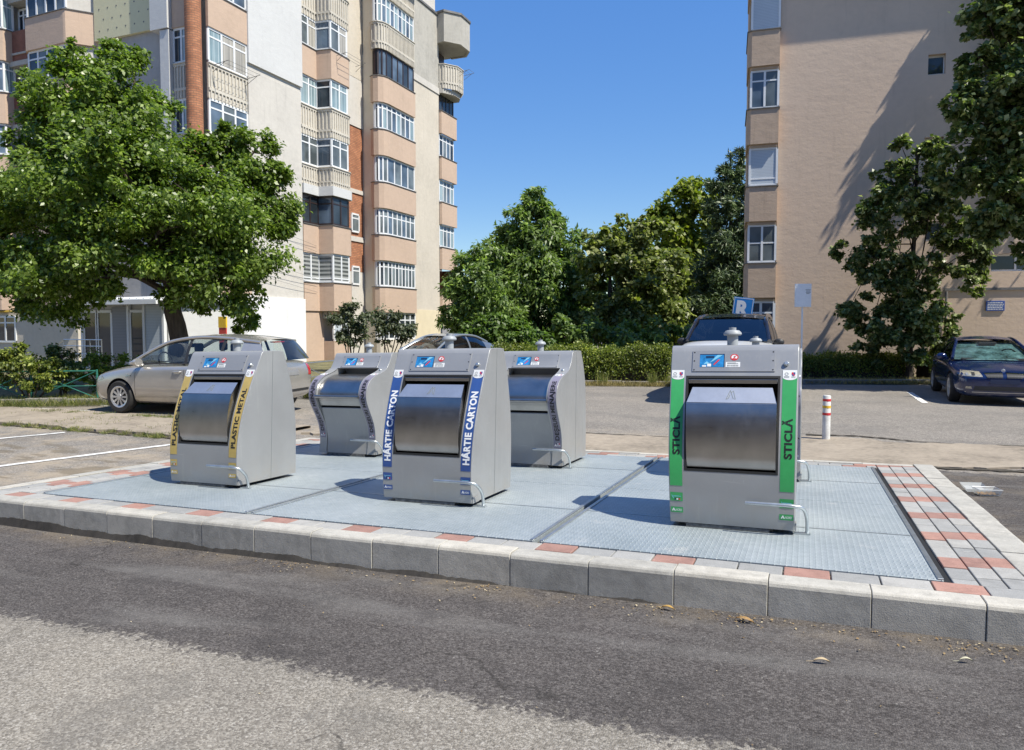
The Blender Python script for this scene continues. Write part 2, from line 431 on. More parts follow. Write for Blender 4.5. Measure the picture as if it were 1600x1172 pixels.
# dark open cracks along the slab edges
def crack(pts, w, seed=0):
    r = random.Random(seed); P = []
    for a, b in zip(pts[:-1], pts[1:]):
        n = max(2, int((Vector(b) - Vector(a)).length / .07))
        P += [(a[0] + (b[0]-a[0])*k/n, a[1] + (b[1]-a[1])*k/n + r.uniform(-.02, .02)) for k in range(n)]
    mb = MB()
    ww = [w * r.uniform(.35, 1.2) for _ in P]
    mb.grid(len(P)-1, 1, lambda i, j: (P[i][0], P[i][1] + (j-.5)*ww[i], ground(*P[i]) + .012))
    return struct(mb.build('ground_crack', M_crack))
M_crack = pm('crack_dirt', (.05, .042, .03), .95, var=.3, vs=20)
crack([(-7.2, 10.8), (-3.06, 10.85), (-1.9, 10.9), (-1.0, 11.1)], .13, 1)
crack([(.03, 11.95), (.76, 12.05), (1.9, 11.45), (9, 11.45)], .12, 2)
crack([(1.35, 9.3), (3, 9.2), (9, 9.15)], .16, 3)
crack([(-24, 7.98), (-7.6, 8.0)], .07, 4)
# parking bay lines
def mark(a, b, w=.11, seed=0):
    r = random.Random(seed); a = Vector(a); b = Vector(b); n = 40; d = (b-a).normalized(); q = Vector((-d.y, d.x))
    mb = MB()
    off = [[(r.uniform(-.012, .012)) for _ in range(2)] for _ in range(n+1)]
    def fn(i, j):
        p = a + (b-a)*i/n + q*((j-.5)*w + off[i][j]); return (p.x, p.y, ground(p.x, p.y) + .008)
    mb.grid(n, 1, fn); return struct(mb.build('road_marking', M_white))
mark((-9.32, 4.7), (-8.3, 7.85)); mark((-11.95, 5.3), (-10.9, 7.8), .10); mark((-16.4, 9.75), (-13.2, 9.95), .08); mark((2.44, 17.9), (2.46, 20.6), .13)
mark((-15.0, 10.9), (-12.9, 10.6), .08)

# ------------------------------------------------------------------ the raised platform: bed, kerbs, pavers
PX0, PX1, PY0, PY1 = -7.02, 1.31, 3.94, 8.88
mb = MB()
def pbox(mb, x0, x1, y0, y1, o0, o1, chamfer=None):
    mb.box(x0, x1, y0, y1, o0, o1, lambda x, y, z: (x, y, plat(x, y, z)))
pbox(mb, PX0 + .05, PX1 - .05, PY0 + .05, PY1 - .05, -.34, -.035)
struct(mb.build('platform_bed', M_mortar))
def kerbs(name, runs):
    mb = MB(); r = random.Random(21)
    for (x0, x1, y0, y1, ax, ch) in runs:
        L = (x1-x0) if ax == 'x' else (y1-y0); n = round(L / .5); g = .002
        for k in range(n):
            dz = r.uniform(-.004, .004); dn = r.uniform(-.003, .003); W = (y1-y0) if ax == 'x' else (x1-x0)
            a, b = L*k/n + g, L*(k+1)/n - g
            # cross-section: worn chamfer on the outer upper edge
            sec = [(0, -.30), (0, -.028), (.006, -.013), (.016, -.003), (.032, 0), (W, 0), (W, -.30)]
            if ch < 0: sec = [(W - p, q) for p, q in sec][::-1]
            i = len(mb.v); m = len(sec)
            for e in (a, b):
                for (p, q) in sec:
                    x, y = (x0 + e, y0 + p + dn) if ax == 'x' else (x0 + p + dn, y0 + e)
                    mb.v.append((x, y, plat(x, y, q + .004 + dz)))
            mb.face([i + j for j in range(m)]); mb.face([i + m + j for j in range(m)][::-1])
            for j in range(m): j2 = (j+1) % m; mb.face((i+j, i+m+j, i+m+j2, i+j2))
    return struct(mb.build(name, M_kerb, bevel=.003, seg=1, fixn=True))
kerbs('kerb', [(PX0, PX1, PY0, 4.085, 'x', 1), (1.11, PX1, 4.09, PY1, 'y', -1), (PX0, -6.86, 4.09, PY1, 'y', 1), (-6.85, 1.10, 8.74, PY1, 'x', -1)])
# mortar strip where the old footing shows under the kerb
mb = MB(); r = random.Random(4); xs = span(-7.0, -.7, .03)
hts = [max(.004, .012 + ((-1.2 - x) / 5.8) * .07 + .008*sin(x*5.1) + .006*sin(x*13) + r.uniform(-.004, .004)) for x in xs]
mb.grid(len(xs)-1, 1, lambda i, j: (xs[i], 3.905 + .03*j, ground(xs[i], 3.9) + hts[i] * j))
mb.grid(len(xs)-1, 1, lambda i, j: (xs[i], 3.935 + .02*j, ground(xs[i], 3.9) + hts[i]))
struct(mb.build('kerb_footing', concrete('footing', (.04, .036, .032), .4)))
def pavers(rows):
    grey, red = MB(), MB(); g = .0035; r = random.Random(8)
    for (x0, x1, y0, y1, ax, L, ph) in rows:
        a0, a1 = (x0, x1) if ax == 'x' else (y0, y1)
        k0 = math.floor((a0 - ph) / L); k = k0
        while ph + k*L < a1 - .01:
            a, b = max(a0, ph + k*L) + g, min(a1, ph + (k+1)*L) - g
            t = red if k % 3 == 0 else grey; dz = r.uniform(-.003, .002)
            if b - a > .03:
                if ax == 'x': pbox(t, a, b, y0 + g, y1 - g, -.06, dz)
                else: pbox(t, x0 + g, x1 - g, a, b, -.06, dz)
            k += 1
    struct(grey.build('grey_paving', M_pgrey, bevel=.005, seg=2))
    struct(red.build('red_paving', M_pred, bevel=.005, seg=2))
rows = [(-6.85, 1.105, 4.09, 4.262, 'x', .24, -.092)]
for k in range(3): rows.append((.735 + .124*k, .735 + .124*(k+1) - .001, 4.265, 8.735, 'y', .222, 4.56 + (.02, .075, .12)[k]))
for k in range(4): rows.append((-6.85 + .135*k, -6.85 + .135*(k+1) - .001, 4.265, 8.735, 'y', .222, 4.56 + (.1, .03, .12, .05)[k]))
rows += [(-6.30, .73, 8.50, 8.615, 'x', .24, -.33), (-6.30, .73, 8.62, 8.735, 'x', .24, -.21)]
pavers(rows)

# ------------------------------------------------------------------ six tread plate covers
XE = [(-6.295, -3.965), (-3.93, -1.605), (-1.565, .695)]
YE = [(4.28, 6.345), (6.36, 8.475)]
wh = [['gold plastic and metal', 'blue paper and cardboard', 'green glass'], ['leftmost grey household waste', 'middle grey household waste', 'hidden grey household waste']]
for i, (x0, x1) in enumerate(XE):
    for j, (y0, y1) in enumerate(YE):
        t = thing('steel_cover_plate', 'galvanised tread plate cover under the %s column' % wh[j][i], 'cover plate', ((x0+x1)/2, (y0+y1)/2, plat((x0+x1)/2, (y0+y1)/2)), 0, 'tread plate covers of the underground containers')
        ox, oy, oz = t.location
        def loc(x, y, z): return (x - ox, y - oy, plat(x, y, z) - oz)
        mb = MB(); ym = (y0 + y1) / 2 - .02
        sm = MB(); sm.box(x0 + .03, x1 - .03, ym - .009, ym + .009, .0022, .005, loc); sm.build('weld_seam', M_galv, t)
        mb.box(x0, x1, y0, ym - .002, -.03, .002, loc); mb.box(x0, x1, ym + .002, y1, -.03, .002, loc)
        mb.build('tread_plate', M_plate, t, bevel=.002, seg=1)
        mb = MB()
        for a, b in ((x0, x0 + .028), (x1 - .028, x1)): mb = MB(); mb.box(a, b, y0 + .004, y1 - .004, .0025, .011, loc); mb.build('edge_flange', M_galv, t, bevel=.002, seg=1)
mb = MB(); pbox(mb, .697, .734, 4.27, 8.48, -.05, -.012)
struct(mb.build('drain_gap', M_black))
# ------------------------------------------------------------------ waste inlet columns
def paint_mat(name, col, rough=.34):
    m, nt, out = newmat(name); t = NT(nt); p = t.obj(); g = t.pos()
    f = t.noise(g, 2.2, 5, .6); x, y, z = t.xyz(p)
    c = t.ramp(f, [(.3, tuple(q*.93 for q in col)), (.7, tuple(q*1.05 for q in col))])
    # road dust splashed low on the panels, water streaks
    d = t.math('MULTIPLY', t.step(z, .34, .02), t.step(t.noise(g, 7, 5, .65), .38, .7))
    c = t.mix(t.math('MULTIPLY', d, .35), c, (.33, .29, .23))
    st = t.step(t.noise(t.scale(g, (16, 16, 1.1)), 1.4, 5, .6), .56, .75)
    c = t.mix(t.math('MULTIPLY', st, .10), c, (.62, .6, .56))
    r = t.math('ADD', t.math('MULTIPLY', t.noise(g, 9, 4), .22), rough - .1)
    # faint scratches and wiped smears
    sc = t.step(t.noise(t.scale(g, (3, 3, 90)), 1.0, 3), .66, .74); sc2 = t.step(t.noise(t.scale(g, (70, 70, 4)), 1.0, 3), .68, .76)
    c = t.mix(t.math('MULTIPLY', t.math('MULTIPLY', t.math('ADD', sc, sc2, clamp=True), t.step(t.noise(g, 2.6, 2), .5, .62)), .22), c, (.62, .62, .61))
    r = t.math('ADD', r, t.math('MULTIPLY', t.step(t.noise(t.scale(g, (1, 1, .5)), 3.4, 5, .7), .5, .62), .12))
    sh = t.bsdf(c, r, .26, t.bump(t.noise(g, 2.4, 2), .10, .02), Coat_Weight=.12, Coat_Roughness=.2)
    t.l(sh.outputs[0], out.inputs[0]); return m
M_body = paint_mat('silver_grey_paint', (.325, .329, .33))
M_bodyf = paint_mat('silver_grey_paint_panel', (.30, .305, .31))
def steel_mat():
    m, nt, out = newmat('brushed_stainless_steel'); t = NT(nt); p = t.obj()
    b = t.noise(t.scale(p, (3, 260, 260)), 1.0, 3); f = t.noise(p, 4, 4)
    r = t.math('ADD', t.math('MULTIPLY', b, .12), t.math('ADD', t.math('MULTIPLY', f, .1), .2))
    sm = t.step(t.noise(t.scale(p, (6, 6, 2.2)), 1.5, 5, .7), .5, .66); r = t.math('ADD', r, t.math('MULTIPLY', sm, .035))
    c = t.ramp(f, [(.3, (.34, .33, .31)), (.7, (.46, .445, .42))])
    sh = t.bsdf(c, r, 1.0, t.bump(b, .05, .002)); t.l(sh.outputs[0], out.inputs[0]); return m
M_steel = steel_mat()
M_lip = pm('satin_steel_lip', (.58, .585, .59), .42, .85, var=.06, vs=6)
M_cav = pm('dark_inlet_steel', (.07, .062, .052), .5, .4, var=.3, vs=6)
M_stkw = pm('white_sticker', (.72, .73, .73), .4, var=.05)
M_gold = pm('gold_sticker', (.52, .38, .12), .36, .15, var=.12, vs=3)
M_blue = pm('blue_sticker', (.035, .085, .27), .36, var=.12, vs=3)
M_green = pm('green_sticker', (.045, .33, .10), .36, var=.08, vs=3)
M_lav = pm('lavender_sticker', (.215, .20, .26), .4, var=.12, vs=3)
M_ink = pm('black_ink', (.012, .012, .014), .5, var=0)
M_wink = pm('white_ink', (.78, .79, .8), .45, var=0)
M_redi = pm('red_ink', (.55, .03, .035), .45, var=0)
M_scr = pm('blue_screen_sticker', (.025, .19, .44), .2, var=.35, vs=16, local=True)
M_scr2 = pm('pale_blue_ink', (.20, .50, .66), .25, var=.1)
M_navy = pm('navy_ink', (.012, .035, .09), .3, var=0)
M_grn2 = pm('grey_ink', (.2, .22, .22), .5, var=0)
M_vent = pm('vent_plastic', (.30, .32, .335), .5, var=.08)

_txt = {}
def text_geo(s, bold=.022):
    """glyph polygons of a line of writing, baseline along +x, cap height 1"""
    if (s, bold) in _txt: return _txt[(s, bold)]
    cu = bpy.data.curves.new('lettering', 'FONT'); cu.body = s; cu.size = 1; cu.resolution_u = 4
    cu.offset = bold; cu.space_character = 1.06
    ob = bpy.data.objects.new('lettering', cu); COL.objects.link(ob)
    bpy.context.view_layer.update()
    dg = bpy.context.evaluated_depsgraph_get()
    me = bpy.data.meshes.new_from_object(ob.evaluated_get(dg))
    v = np.zeros(len(me.vertices)*3); me.vertices.foreach_get('co', v); v = v.reshape(-1, 3)[:, :2]
    f = [tuple(p.vertices) for p in me.polygons]
    bpy.data.objects.remove(ob); bpy.data.curves.remove(cu); bpy.data.meshes.remove(me)
    v = v - [v[:, 0].min(), 0]
    w = v[:, 0].max()
    _txt[(s, bold)] = (v, f, w); return _txt[(s, bold)]
CAP = .73   # cap height of the built-in face at size 1

def catmull(P, n=10):
    P = [np.array(p, float) for p in P]; out = []
    for i in range(len(P)-1):
        p0, p1, p2, p3 = P[max(i-1, 0)], P[i], P[i+1], P[min(i+2, len(P)-1)]
        for k in range(n):
            t = k/n
            out.append(.5*((2*p1) + (-p0+p2)*t + (2*p0-5*p1+4*p2-p3)*t*t + (-p0+3*p1-3*p2+p3)*t**3))
    out.append(P[-1]); return np.array(out)

class Prof:
    def __init__(s, pts):
        s.p = catmull(pts); d = np.r_[0, np.cumsum(np.linalg.norm(np.diff(s.p, axis=0), axis=1))]; s.d = d; s.L = d[-1]
    def s_of_z(s, z): return float(np.interp(z, s.p[:, 1], s.d))
    def pt(s, x, a, off=0):
        y = np.interp(a, s.d, s.p[:, 0]); z = np.interp(a, s.d, s.p[:, 1])
        e = .012; dy = np.interp(a+e, s.d, s.p[:, 0]) - np.interp(a-e, s.d, s.p[:, 0]); dz = np.interp(a+e, s.d, s.p[:, 1]) - np.interp(a-e, s.d, s.p[:, 1])
        q = math.hypot(dy, dz) or 1
        return (x, y - dz/q*off, z + dy/q*off)     # outward normal of the front is (-dz, dy)
W2 = .405
PA = Prof([(.008, .03), (.0, .10), (-.004, .25), (.0, .38), (.02, .52), (.055, .66), (.10, .79), (.155, .93), (.213, 1.06), (.265, 1.17), (.306, 1.25)])
PB = Prof([(.0, .03), (.022, .2), (.0, .36), (-.05, .47), (-.125, .59), (-.178, .69), (-.187, .77), (-.16, .86), (-.10, .93), (.0, .982), (.13, 1.018), (.245, 1.062), (.315, 1.14), (.376, 1.25)])
BACKA = [(.335, 1.268), (.57, 1.27), (.615, 1.24), (.68, 1.09), (.735, .92), (.785, .71), (.815, .44), (.82, .03)]
BACKB = [(.405, 1.268), (.66, 1.27), (.70, 1.24), (.79, 1.09), (.86, .91), (.895, .71), (.91, .42), (.91, .03)]

def patch(mb, P, x0, x1, a0, a1, off, n=10, thick=0):
    mb.grid(1, n, lambda i, j: P.pt(x0 + (x1-x0)*i, a0 + (a1-a0)*j/n, off))
    if thick:
        for i in (0, 1):
            x = (x0, x1)[i]
            mb.grid(n, 1, (lambda k, j: P.pt(x, a0 + (a1-a0)*k/n, off - thick*j)) if i else (lambda k, j: P.pt(x, a0 + (a1-a0)*k/n, off - thick*(1-j))))
        mb.grid(1, 1, lambda i, j: P.pt(x0 + (x1-x0)*i, a0, off - thick*(1-j)))
        mb.grid(1, 1, lambda i, j: P.pt(x0 + (x1-x0)*i, a1, off - thick*j))
def mapped_poly(mb, P, pts, off):
    mb.poly([P.pt(x, a, off) for (x, a) in pts])
def disc(cx, ca, r, n=16, r2=None): return [(cx + r*cos(2*pi*k/n), ca + (r2 or r)*sin(2*pi*k/n)) for k in range(n)]
def ring(mb, P, cx, ca, r0, r1, off, n=20):
    for k in range(n):
        t0, t1 = 2*pi*k/n, 2*pi*(k+1)/n
        mapped_poly(mb, P, [(cx+r0*cos(t0), ca+r0*sin(t0)), (cx+r1*cos(t0), ca+r1*sin(t0)), (cx+r1*cos(t1), ca+r1*sin(t1)), (cx+r0*cos(t1), ca+r0*sin(t1))], off)
def put_text(mb, P, s, x, a, length=None, height=None, off=.003, rot=True, bold=.022):
    """rot: runs up the strip, x = right-hand baseline; else horizontal with its left end at x"""
    v, f, w = text_geo(s, bold)
    if height: sy = height / CAP
    if length: sx = length / w
    if not height: sy = sx
    if not length: sx = sy
    i0 = len(mb.v)
    for q in v:
        mb.v.append(P.pt(x - q[1]*sy, a + q[0]*sx, off) if rot else P.pt(x + q[0]*sx, a + q[1]*sy, off))
    for q in f: mb.face([i0 + k for k in q])

def shell(P, back, openings, xl, xr, depth):
    """side sheets, strips and panels of the column; openings = list of (z0, z1) left out of the middle"""
    mb = MB()
    zc = [P.s_of_z(z) for o in openings for z in o]
    A = sorted(set(list(np.linspace(0, P.L, 34)) + zc))
    for (x0, x1, mid) in ((-W2, xl, 0), (xl, xr, 1), (xr, W2, 0)):
        for a0, a1 in zip(A[:-1], A[1:]):
            m = (a0 + a1) / 2
            if mid and any(P.s_of_z(o[0]) < m < P.s_of_z(o[1]) for o in openings): continue
            mb.quad(P.pt(x0, a0), P.pt(x1, a0), P.pt(x1, a1), P.pt(x0, a1))
    b = [tuple(P.p[-1])] + catmull(back, 5).tolist()
    for p, q in zip(b[:-1], b[1:]):
        for (x0, x1) in ((-W2, xl), (xl, xr), (xr, W2)):
            mb.quad((x0, p[0], p[1]), (x1, p[0], p[1]), (x1, q[0], q[1]), (x0, q[0], q[1]))
    f = [P.pt(0, a)[1:] for a in A]; loop = f + [tuple(q) for q in b[1:]]
    mb.poly([(W2, y, z) for y, z in loop]); mb.poly([(-W2, y, z) for y, z in loop[::-1]])
    return mb

def emblem(mbs, P, cx, a):
    """white head of a strip: recycling ring and shield"""
    ink, red, navy = mbs
    ring(ink, P, cx - .02, a + .045, .0085, .0125, .0036, 6)
    for k in range(2): patch(ink, P, cx - .036, cx - .004, a + .0255 - k*.008, a + .0285 - k*.008, .0036, 1)
    for k in range(2): patch(ink, P, cx + .008, cx + .034, a + .0245 - k*.007, a + .0265 - k*.007, .0036, 1)
    mapped_poly(red, P, [(cx+.010, a+.058), (cx+.010, a+.042), (cx+.021, a+.042), (cx+.021, a+.058)], .0036)
    mapped_poly(navy, P, [(cx+.021, a+.058), (cx+.021, a+.042), (cx+.032, a+.042), (cx+.032, a+.058)], .0036)
    mapped_poly(navy, P, [(cx+.010, a+.042), (cx+.0125, a+.034), (cx+.021, a+.029), (cx+.021, a+.042)], .0036)
    mapped_poly(red, P, [(cx+.021, a+.042), (cx+.021, a+.029), (cx+.0295, a+.034), (cx+.032, a+.042)], .0036)

def strips(root, P, mat, inkmat, words, length, cap, z_text, z0, z1, small, split):
    for sx in (-1, 1):
        xa, xb = (-.397, -.313) if sx < 0 else (.311, .397)
        cx = (xa + xb) / 2; a0, a1 = P.s_of_z(z0), P.s_of_z(z1); h = .075
        mb = MB(); patch(mb, P, xa, xb, a0, a1, .0015, 30)
        st = mb.build('sticker', mat, root)
        mb = MB(); pts = [(xa, a1), (xa, a1 - h + .022)] + [(cx - (xb-xa)/2*cos(t), a1 - h + .022 - .022*sin(t)) for t in np.linspace(.2, pi-.2, 12)] + [(xb, a1 - h + .022), (xb, a1)]
        mapped_poly(mb, P, pts[::-1], .0026); mb.build('sticker_head', M_stkw, st)
        ink, red, navy = MB(), MB(), MB(); emblem((ink, red, navy), P, cx, a1 - h)
        ink.build('emblem', M_grn2, st); red.build('emblem', M_redi, st); navy.build('emblem', M_blue, st)
        mb = MB(); put_text(mb, P, words, cx + cap/2, P.s_of_z(z_text), length, cap, .003, True, .04 if cap > .05 else .034)
        mb.build('lettering', inkmat, st)
        # small maker's stickers below
        if split:
            mb = MB(); patch(mb, P, xa, xb, P.s_of_z(.178), P.s_of_z(.238), .0015, 2); patch(mb, P, xa, xb, P.s_of_z(.098), P.s_of_z(.136), .0015, 2)
            s2 = mb.build('small_sticker', mat, root)
            ay, ab = P.s_of_z(.178), P.s_of_z(.098)
        else:
            mb = MB(); patch(mb, P, xa + .008, xb - .008, a0 + .012, a0 + .085, .0024, 2); s2 = mb.build('small_sticker', M_lav, root)
            ay, ab = a0 + .035, a0 + .012
        w = MB(); w2 = MB()
        mapped_poly(w, P, [(cx-.034, ab+.010), (cx-.026, ab+.010), (cx-.021, ab+.020), (cx-.016, ab+.010), (cx-.008, ab+.010), (cx-.019, ab+.031), (cx-.023, ab+.031)], .0034)
        put_text(w, P, 'NORD', cx - .006, ab + .011, .04, .016, .0034, False, .01)
        w.build('lettering', M_wink, s2)
        patch(w2, P, cx - .022, cx + .03, ay + .032, ay + .036, .0034, 1)
        mapped_poly(w2, P, [(cx-.034, ay+.046), (cx-.028, ay+.03), (cx-.022, ay+.018), (cx-.018, ay+.022), (cx-.026, ay+.036)], .0034)
        w2.build('lettering', M_grn2 if not split else M_scr2, s2)
        for k, mm in enumerate((M_navy, M_wink, M_redi)):
            q = MB(); patch(q, P, cx - .014 + .014*k, cx - .003 + .014*k, ay + .008, ay + .02, .0034, 1); q.build('flag_mark', mm, s2)

def front_plate(root, P, z0, z1):
    a0, a1 = P.s_of_z(z0), P.s_of_z(z1); H = a1 - a0; WX, WZ = .008, a0 + .67*H
    mb = MB(); patch(mb, P, -.262, .262, a0, a1, .0055, 6, .006); pl = mb.build('control_plate', M_bodyf, root)
    mb = MB()
    for x in (-.25, .25):
        for a in (a0 + .012, (a0+a1)/2, a1 - .014): mapped_poly(mb, P, disc(x, a, .0052, 8)[::1], .0068)
    mb.build('screw', M_ink, pl)
    sa, sb = a0 + .20*H, a0 + .83*H
    mb = MB(); patch(mb, P, -.214, -.054, sa, sb, .0066, 2); sc = mb.build('display_sticker', M_scr, pl)
    mb = MB(); mapped_poly(mb, P, [(-.214, sb), (-.054, sb), (-.054, sb-.006), (-.214, sb-.006)][::-1], .0074)
    mapped_poly(mb, P, [(-.059, sb), (-.054, sb), (-.054, sa), (-.059, sa)][::-1], .0076)
    mapped_poly(mb, P, [(-.174, sb-.032), (-.12, sb-.032), (-.12, sb-.016), (-.174, sb-.016)], .0074); mb.build('display_slot', M_navy, sc)
    mb = MB(); mapped_poly(mb, P, [(-.155, sa+.028), (-.145, sa+.036), (-.066, sb-.008), (-.10, sb-.008)], .0072); mapped_poly(mb, P, [(-.19, sa+.02), (-.15, sa+.03), (-.17, sa+.045)], .0072); mb.build('display_wedge', M_scr2, sc)  # pale blue wedge shapes of the sticker's printed graphic
    mb = MB(); mapped_poly(mb, P, [(-.126, sa+.020), (-.120, sa+.014), (-.088, sa+.050), (-.083, sa+.062), (-.096, sa+.058)], .0078); mb.build('pointer_mark', M_redi, sc)
    mb = MB(); patch(mb, P, -.165, -.140, sa + .004, sa + .026, .0078, 1); patch(mb, P, -.198, -.172, sa + .002, sa + .014, .0078, 1); mb.build('display_label', M_stkw, sc)
    mb = MB(); ring(mb, P, WX, WZ, .019, .026, .0068); mapped_poly(mb, P, [(WX-.014, WZ-.017), (WX-.010, WZ-.021), (WX+.016, WZ+.015), (WX+.012, WZ+.019)], .0076); patch(mb, P, WX-.013, WX+.013, WZ-.018, WZ-.009, .0072, 1)
    mb.build('warning_mark', M_redi, pl)
    mb = MB(); mapped_poly(mb, P, disc(WX, WZ, .019), .0066); mb.build('warning_ground', M_stkw, pl)
    mb = MB(); mapped_poly(mb, P, [(WX-.005, WZ+.011), (WX+.005, WZ+.011), (WX+.005, WZ-.006), (WX-.005, WZ-.006)][::-1], .0070); mb.build('warning_figure', M_grn2, pl)
    mb = MB(); patch(mb, P, -.046, .046, a0 + .2*H, a0 + .44*H, .0066, 1); lb = mb.build('paper_label', M_stkw, pl)
    mb = MB(); r = random.Random(2); x = -.036
    while x < .03:
        w = r.uniform(.002, .006); patch(mb, P, x, x + w, a0 + .23*H, a0 + .31*H, .0074, 1); x += w + .003
    patch(mb, P, -.036, .034, a0 + .35*H, a0 + .375*H, .0074, 1); patch(mb, P, -.036, .02, a0 + .39*H, a0 + .41*H, .0074, 1)
    mb.build('lettering', M_grn2, lb)

def common(root, P, back, kx=.33, kz=1.13):
    # seam on the sides, plinth, foot bracket, pedal, lock, vent cap
    yb = back[-1][0]; ym = yb * .55
    mb = MB()
    for sx in (-1, 1):
        x0, x1 = (W2 + .0008, W2 + .0018) if sx > 0 else (-W2 - .0018, -W2 - .0008)
        mb.box(x0, x1, ym, ym + .004, .03, 1.262)
    mb.build('side_seam', M_grn2, root)
    mb = MB(); mb.box(-.30, .27, .05, yb - .09, .0, .03); mb.box(-.30, .25, .012, .05, .0, .028); mb.build('plinth', pm('dusty_plinth', (.12, .12, .118), .8, var=.4, vs=30), root, bevel=.004)
    mb = MB(); mb.box(W2 + .002, W2 + .012, .01, .13, .028, .075); mb.build('foot_bracket', M_bodyf, root, bevel=.004)
    pts = catmull([(.10, -.052, .205), (.28, -.055, .206), (.40, -.05, .203), (.455, -.02, .185), (.478, .035, .12), (.484, .06, .03), (.48, .062, .012)], 6)
    mb = MB(); mb.tube(pts, .0125, 10); mb.box(.40, .505, .045, .08, .0, .011); mb.build('foot_pedal', M_galv, root, smooth=True, angle=50)
    a = P.s_of_z(kz); c = P.pt(kx, a, .0); d = Vector(P.pt(kx, a, 1)) - Vector(c)
    mb = MB(); mb.tube([Vector(c) - d*.005, Vector(c) + d*.012, Vector(c) + d*.020], [.017, .017, .011], 14); mb.build('lock', M_galv, root, smooth=True)
    yv = back[1][0] * .82
    mb = MB(); mb.lathe([(.036, 1.25), (.036, 1.35), (.0, 1.35)], 20, (-.02, yv, 0)); v = mb.build('vent_pipe', M_vent, root, smooth=True)
    mb = MB(); mb.lathe([(.0, 1.342), (.054, 1.342), (.060, 1.350), (.058, 1.362), (.044, 1.378), (.024, 1.382), (.024, 1.40), (.0, 1.402)], 24, (-.02, yv, 0)); mb.build('vent_cap', M_vent, v, smooth=True)

XL, XR = -.298, .296
def flare(root, f):
    """the columns widen slightly towards the top"""
    for o in root.children_recursive:
        n = len(o.data.vertices); v = np.empty(n*3); o.data.vertices.foreach_get('co', v); v = v.reshape(-1, 3)
        v[:, 0] *= 1 + f*v[:, 2]/1.27; o.data.vertices.foreach_set('co', v.reshape(-1)); o.data.update()
def place(root, x, y):
    n = Vector((-.0233, .0433, 1)).normalized()
    root.location = (x, y, plat(x, y, .003)); root.rotation_euler = Vector((0, 0, 1)).rotation_difference(n).to_euler()
def bin_a(label, mat, inkmat, words, length, cap, z_text):
    root = thing('waste_bin', label, 'waste bin', group='waste inlet columns on the steel plates')
    o = [(.392, 1.048)]
    shell(PA, BACKA, o, XL, XR, .3).build('body', M_body, root, bevel=.009, seg=3, fixn=True, smooth=True, angle=32)
    # cavity, black frame
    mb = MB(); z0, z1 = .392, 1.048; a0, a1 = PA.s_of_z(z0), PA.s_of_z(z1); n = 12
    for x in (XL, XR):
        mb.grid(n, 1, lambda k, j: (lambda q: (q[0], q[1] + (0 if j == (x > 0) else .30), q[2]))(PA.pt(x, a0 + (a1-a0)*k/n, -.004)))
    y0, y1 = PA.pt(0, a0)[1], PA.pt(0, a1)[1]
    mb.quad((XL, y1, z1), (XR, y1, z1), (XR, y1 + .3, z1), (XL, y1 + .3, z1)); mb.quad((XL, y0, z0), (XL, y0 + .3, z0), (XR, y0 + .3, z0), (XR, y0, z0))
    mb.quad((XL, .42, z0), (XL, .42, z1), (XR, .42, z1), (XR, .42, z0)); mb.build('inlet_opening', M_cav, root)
    mb = MB()
    for (xa, xb) in ((XL - .002, XL + .012), (XR - .012, XR + .002)): patch(mb, PA, xa, xb, a0, a1, .002, 14, .03)
    patch(mb, PA, XL, XR, a1 - .018, a1, .002, 1, .03); patch(mb, PA, XL, XR, a0, a0 + .016, .002, 1, .03)
    mb.build('rubber_frame', M_black, root)
    mb = MB(); b1 = PA.pt(0, a1 - .03)
    mb.box(XL + .014, XR - .014, b1[1] - .006, b1[1] + .02, b1[2] - .026, b1[2] + .004); mb.build('inlet_rail', M_steel, root, bevel=.003)
    # drum: bent steel with a sloping lip
    prof = [(.21, .962), (.168, .966), (.060, .866)] + [tuple(p) for p in catmull([(.052, .858), (.028, .78), (.010, .68), (.003, .58), (.006, .49), (.022, .42)], 6)] + [(.034, .412), (.07, .41), (.07, .44)]
    mb = MB(); xa, xb = XL + .014, XR - .014; ins = .03
    def dp(i, j):
        y, z = prof[j]; e = ins if z > .93 else 0
        return ((xa + e, xb - e)[i], y, z)
    mb.grid(1, len(prof)-1, lambda i, j: dp(1-i, j)); dr = mb.build('inlet_drum', M_steel, root, smooth=True, angle=20)
    mb = MB(); mb.quad((xb - .004, .0575, .8665), (xa + .004, .0575, .8665), (xa + ins, .166, .9675), (xb - ins, .166, .9675)); mb.build('drum_lip', M_lip, dr)
    mb = MB()   # cheeks of the drum
    side = [(p[0], p[1]) for p in prof[1:-2]]
    for x in (xa, xb): mb = MB(); mb.poly([(x + (0 if z < .93 else (ins if x < 0 else -ins)), y, z) for y, z in side] + [(x, .2, .41)]); mb.build('drum_cheek', M_steel, dr)
    mb = MB(); Q = lambda u, w: ( -.0 + u, .060 + (.168-.060)*w - .0016, .866 + (.966-.866)*w + .004)
    def ln(p, q, r=.0022): mb.quad(Q(p[0]-r, p[1]), Q(p[0]+r, p[1]), Q(q[0]+r, q[1]), Q(q[0]-r, q[1]))
    ln((-.03, .2), (-.008, .78)); ln((-.008, .78), (.004, .5)); ln((.028, .2), (.012, .75)); ln((.012, .75), (-.004, .62)); ln((-.03, .2), (-.016, .25)); ln((.028, .2), (.014, .25)); ln((.014, .25), (.004, .5)); ln((-.016, .25), (-.008, .5))
    mb.build('engraved_mark', M_grn2, dr)
    strips(root, PA, mat, inkmat, words, length, cap, z_text, .285, 1.088, True, True)
    front_plate(root, PA, 1.078, 1.226); common(root, PA, BACKA); flare(root, .085)
    return root
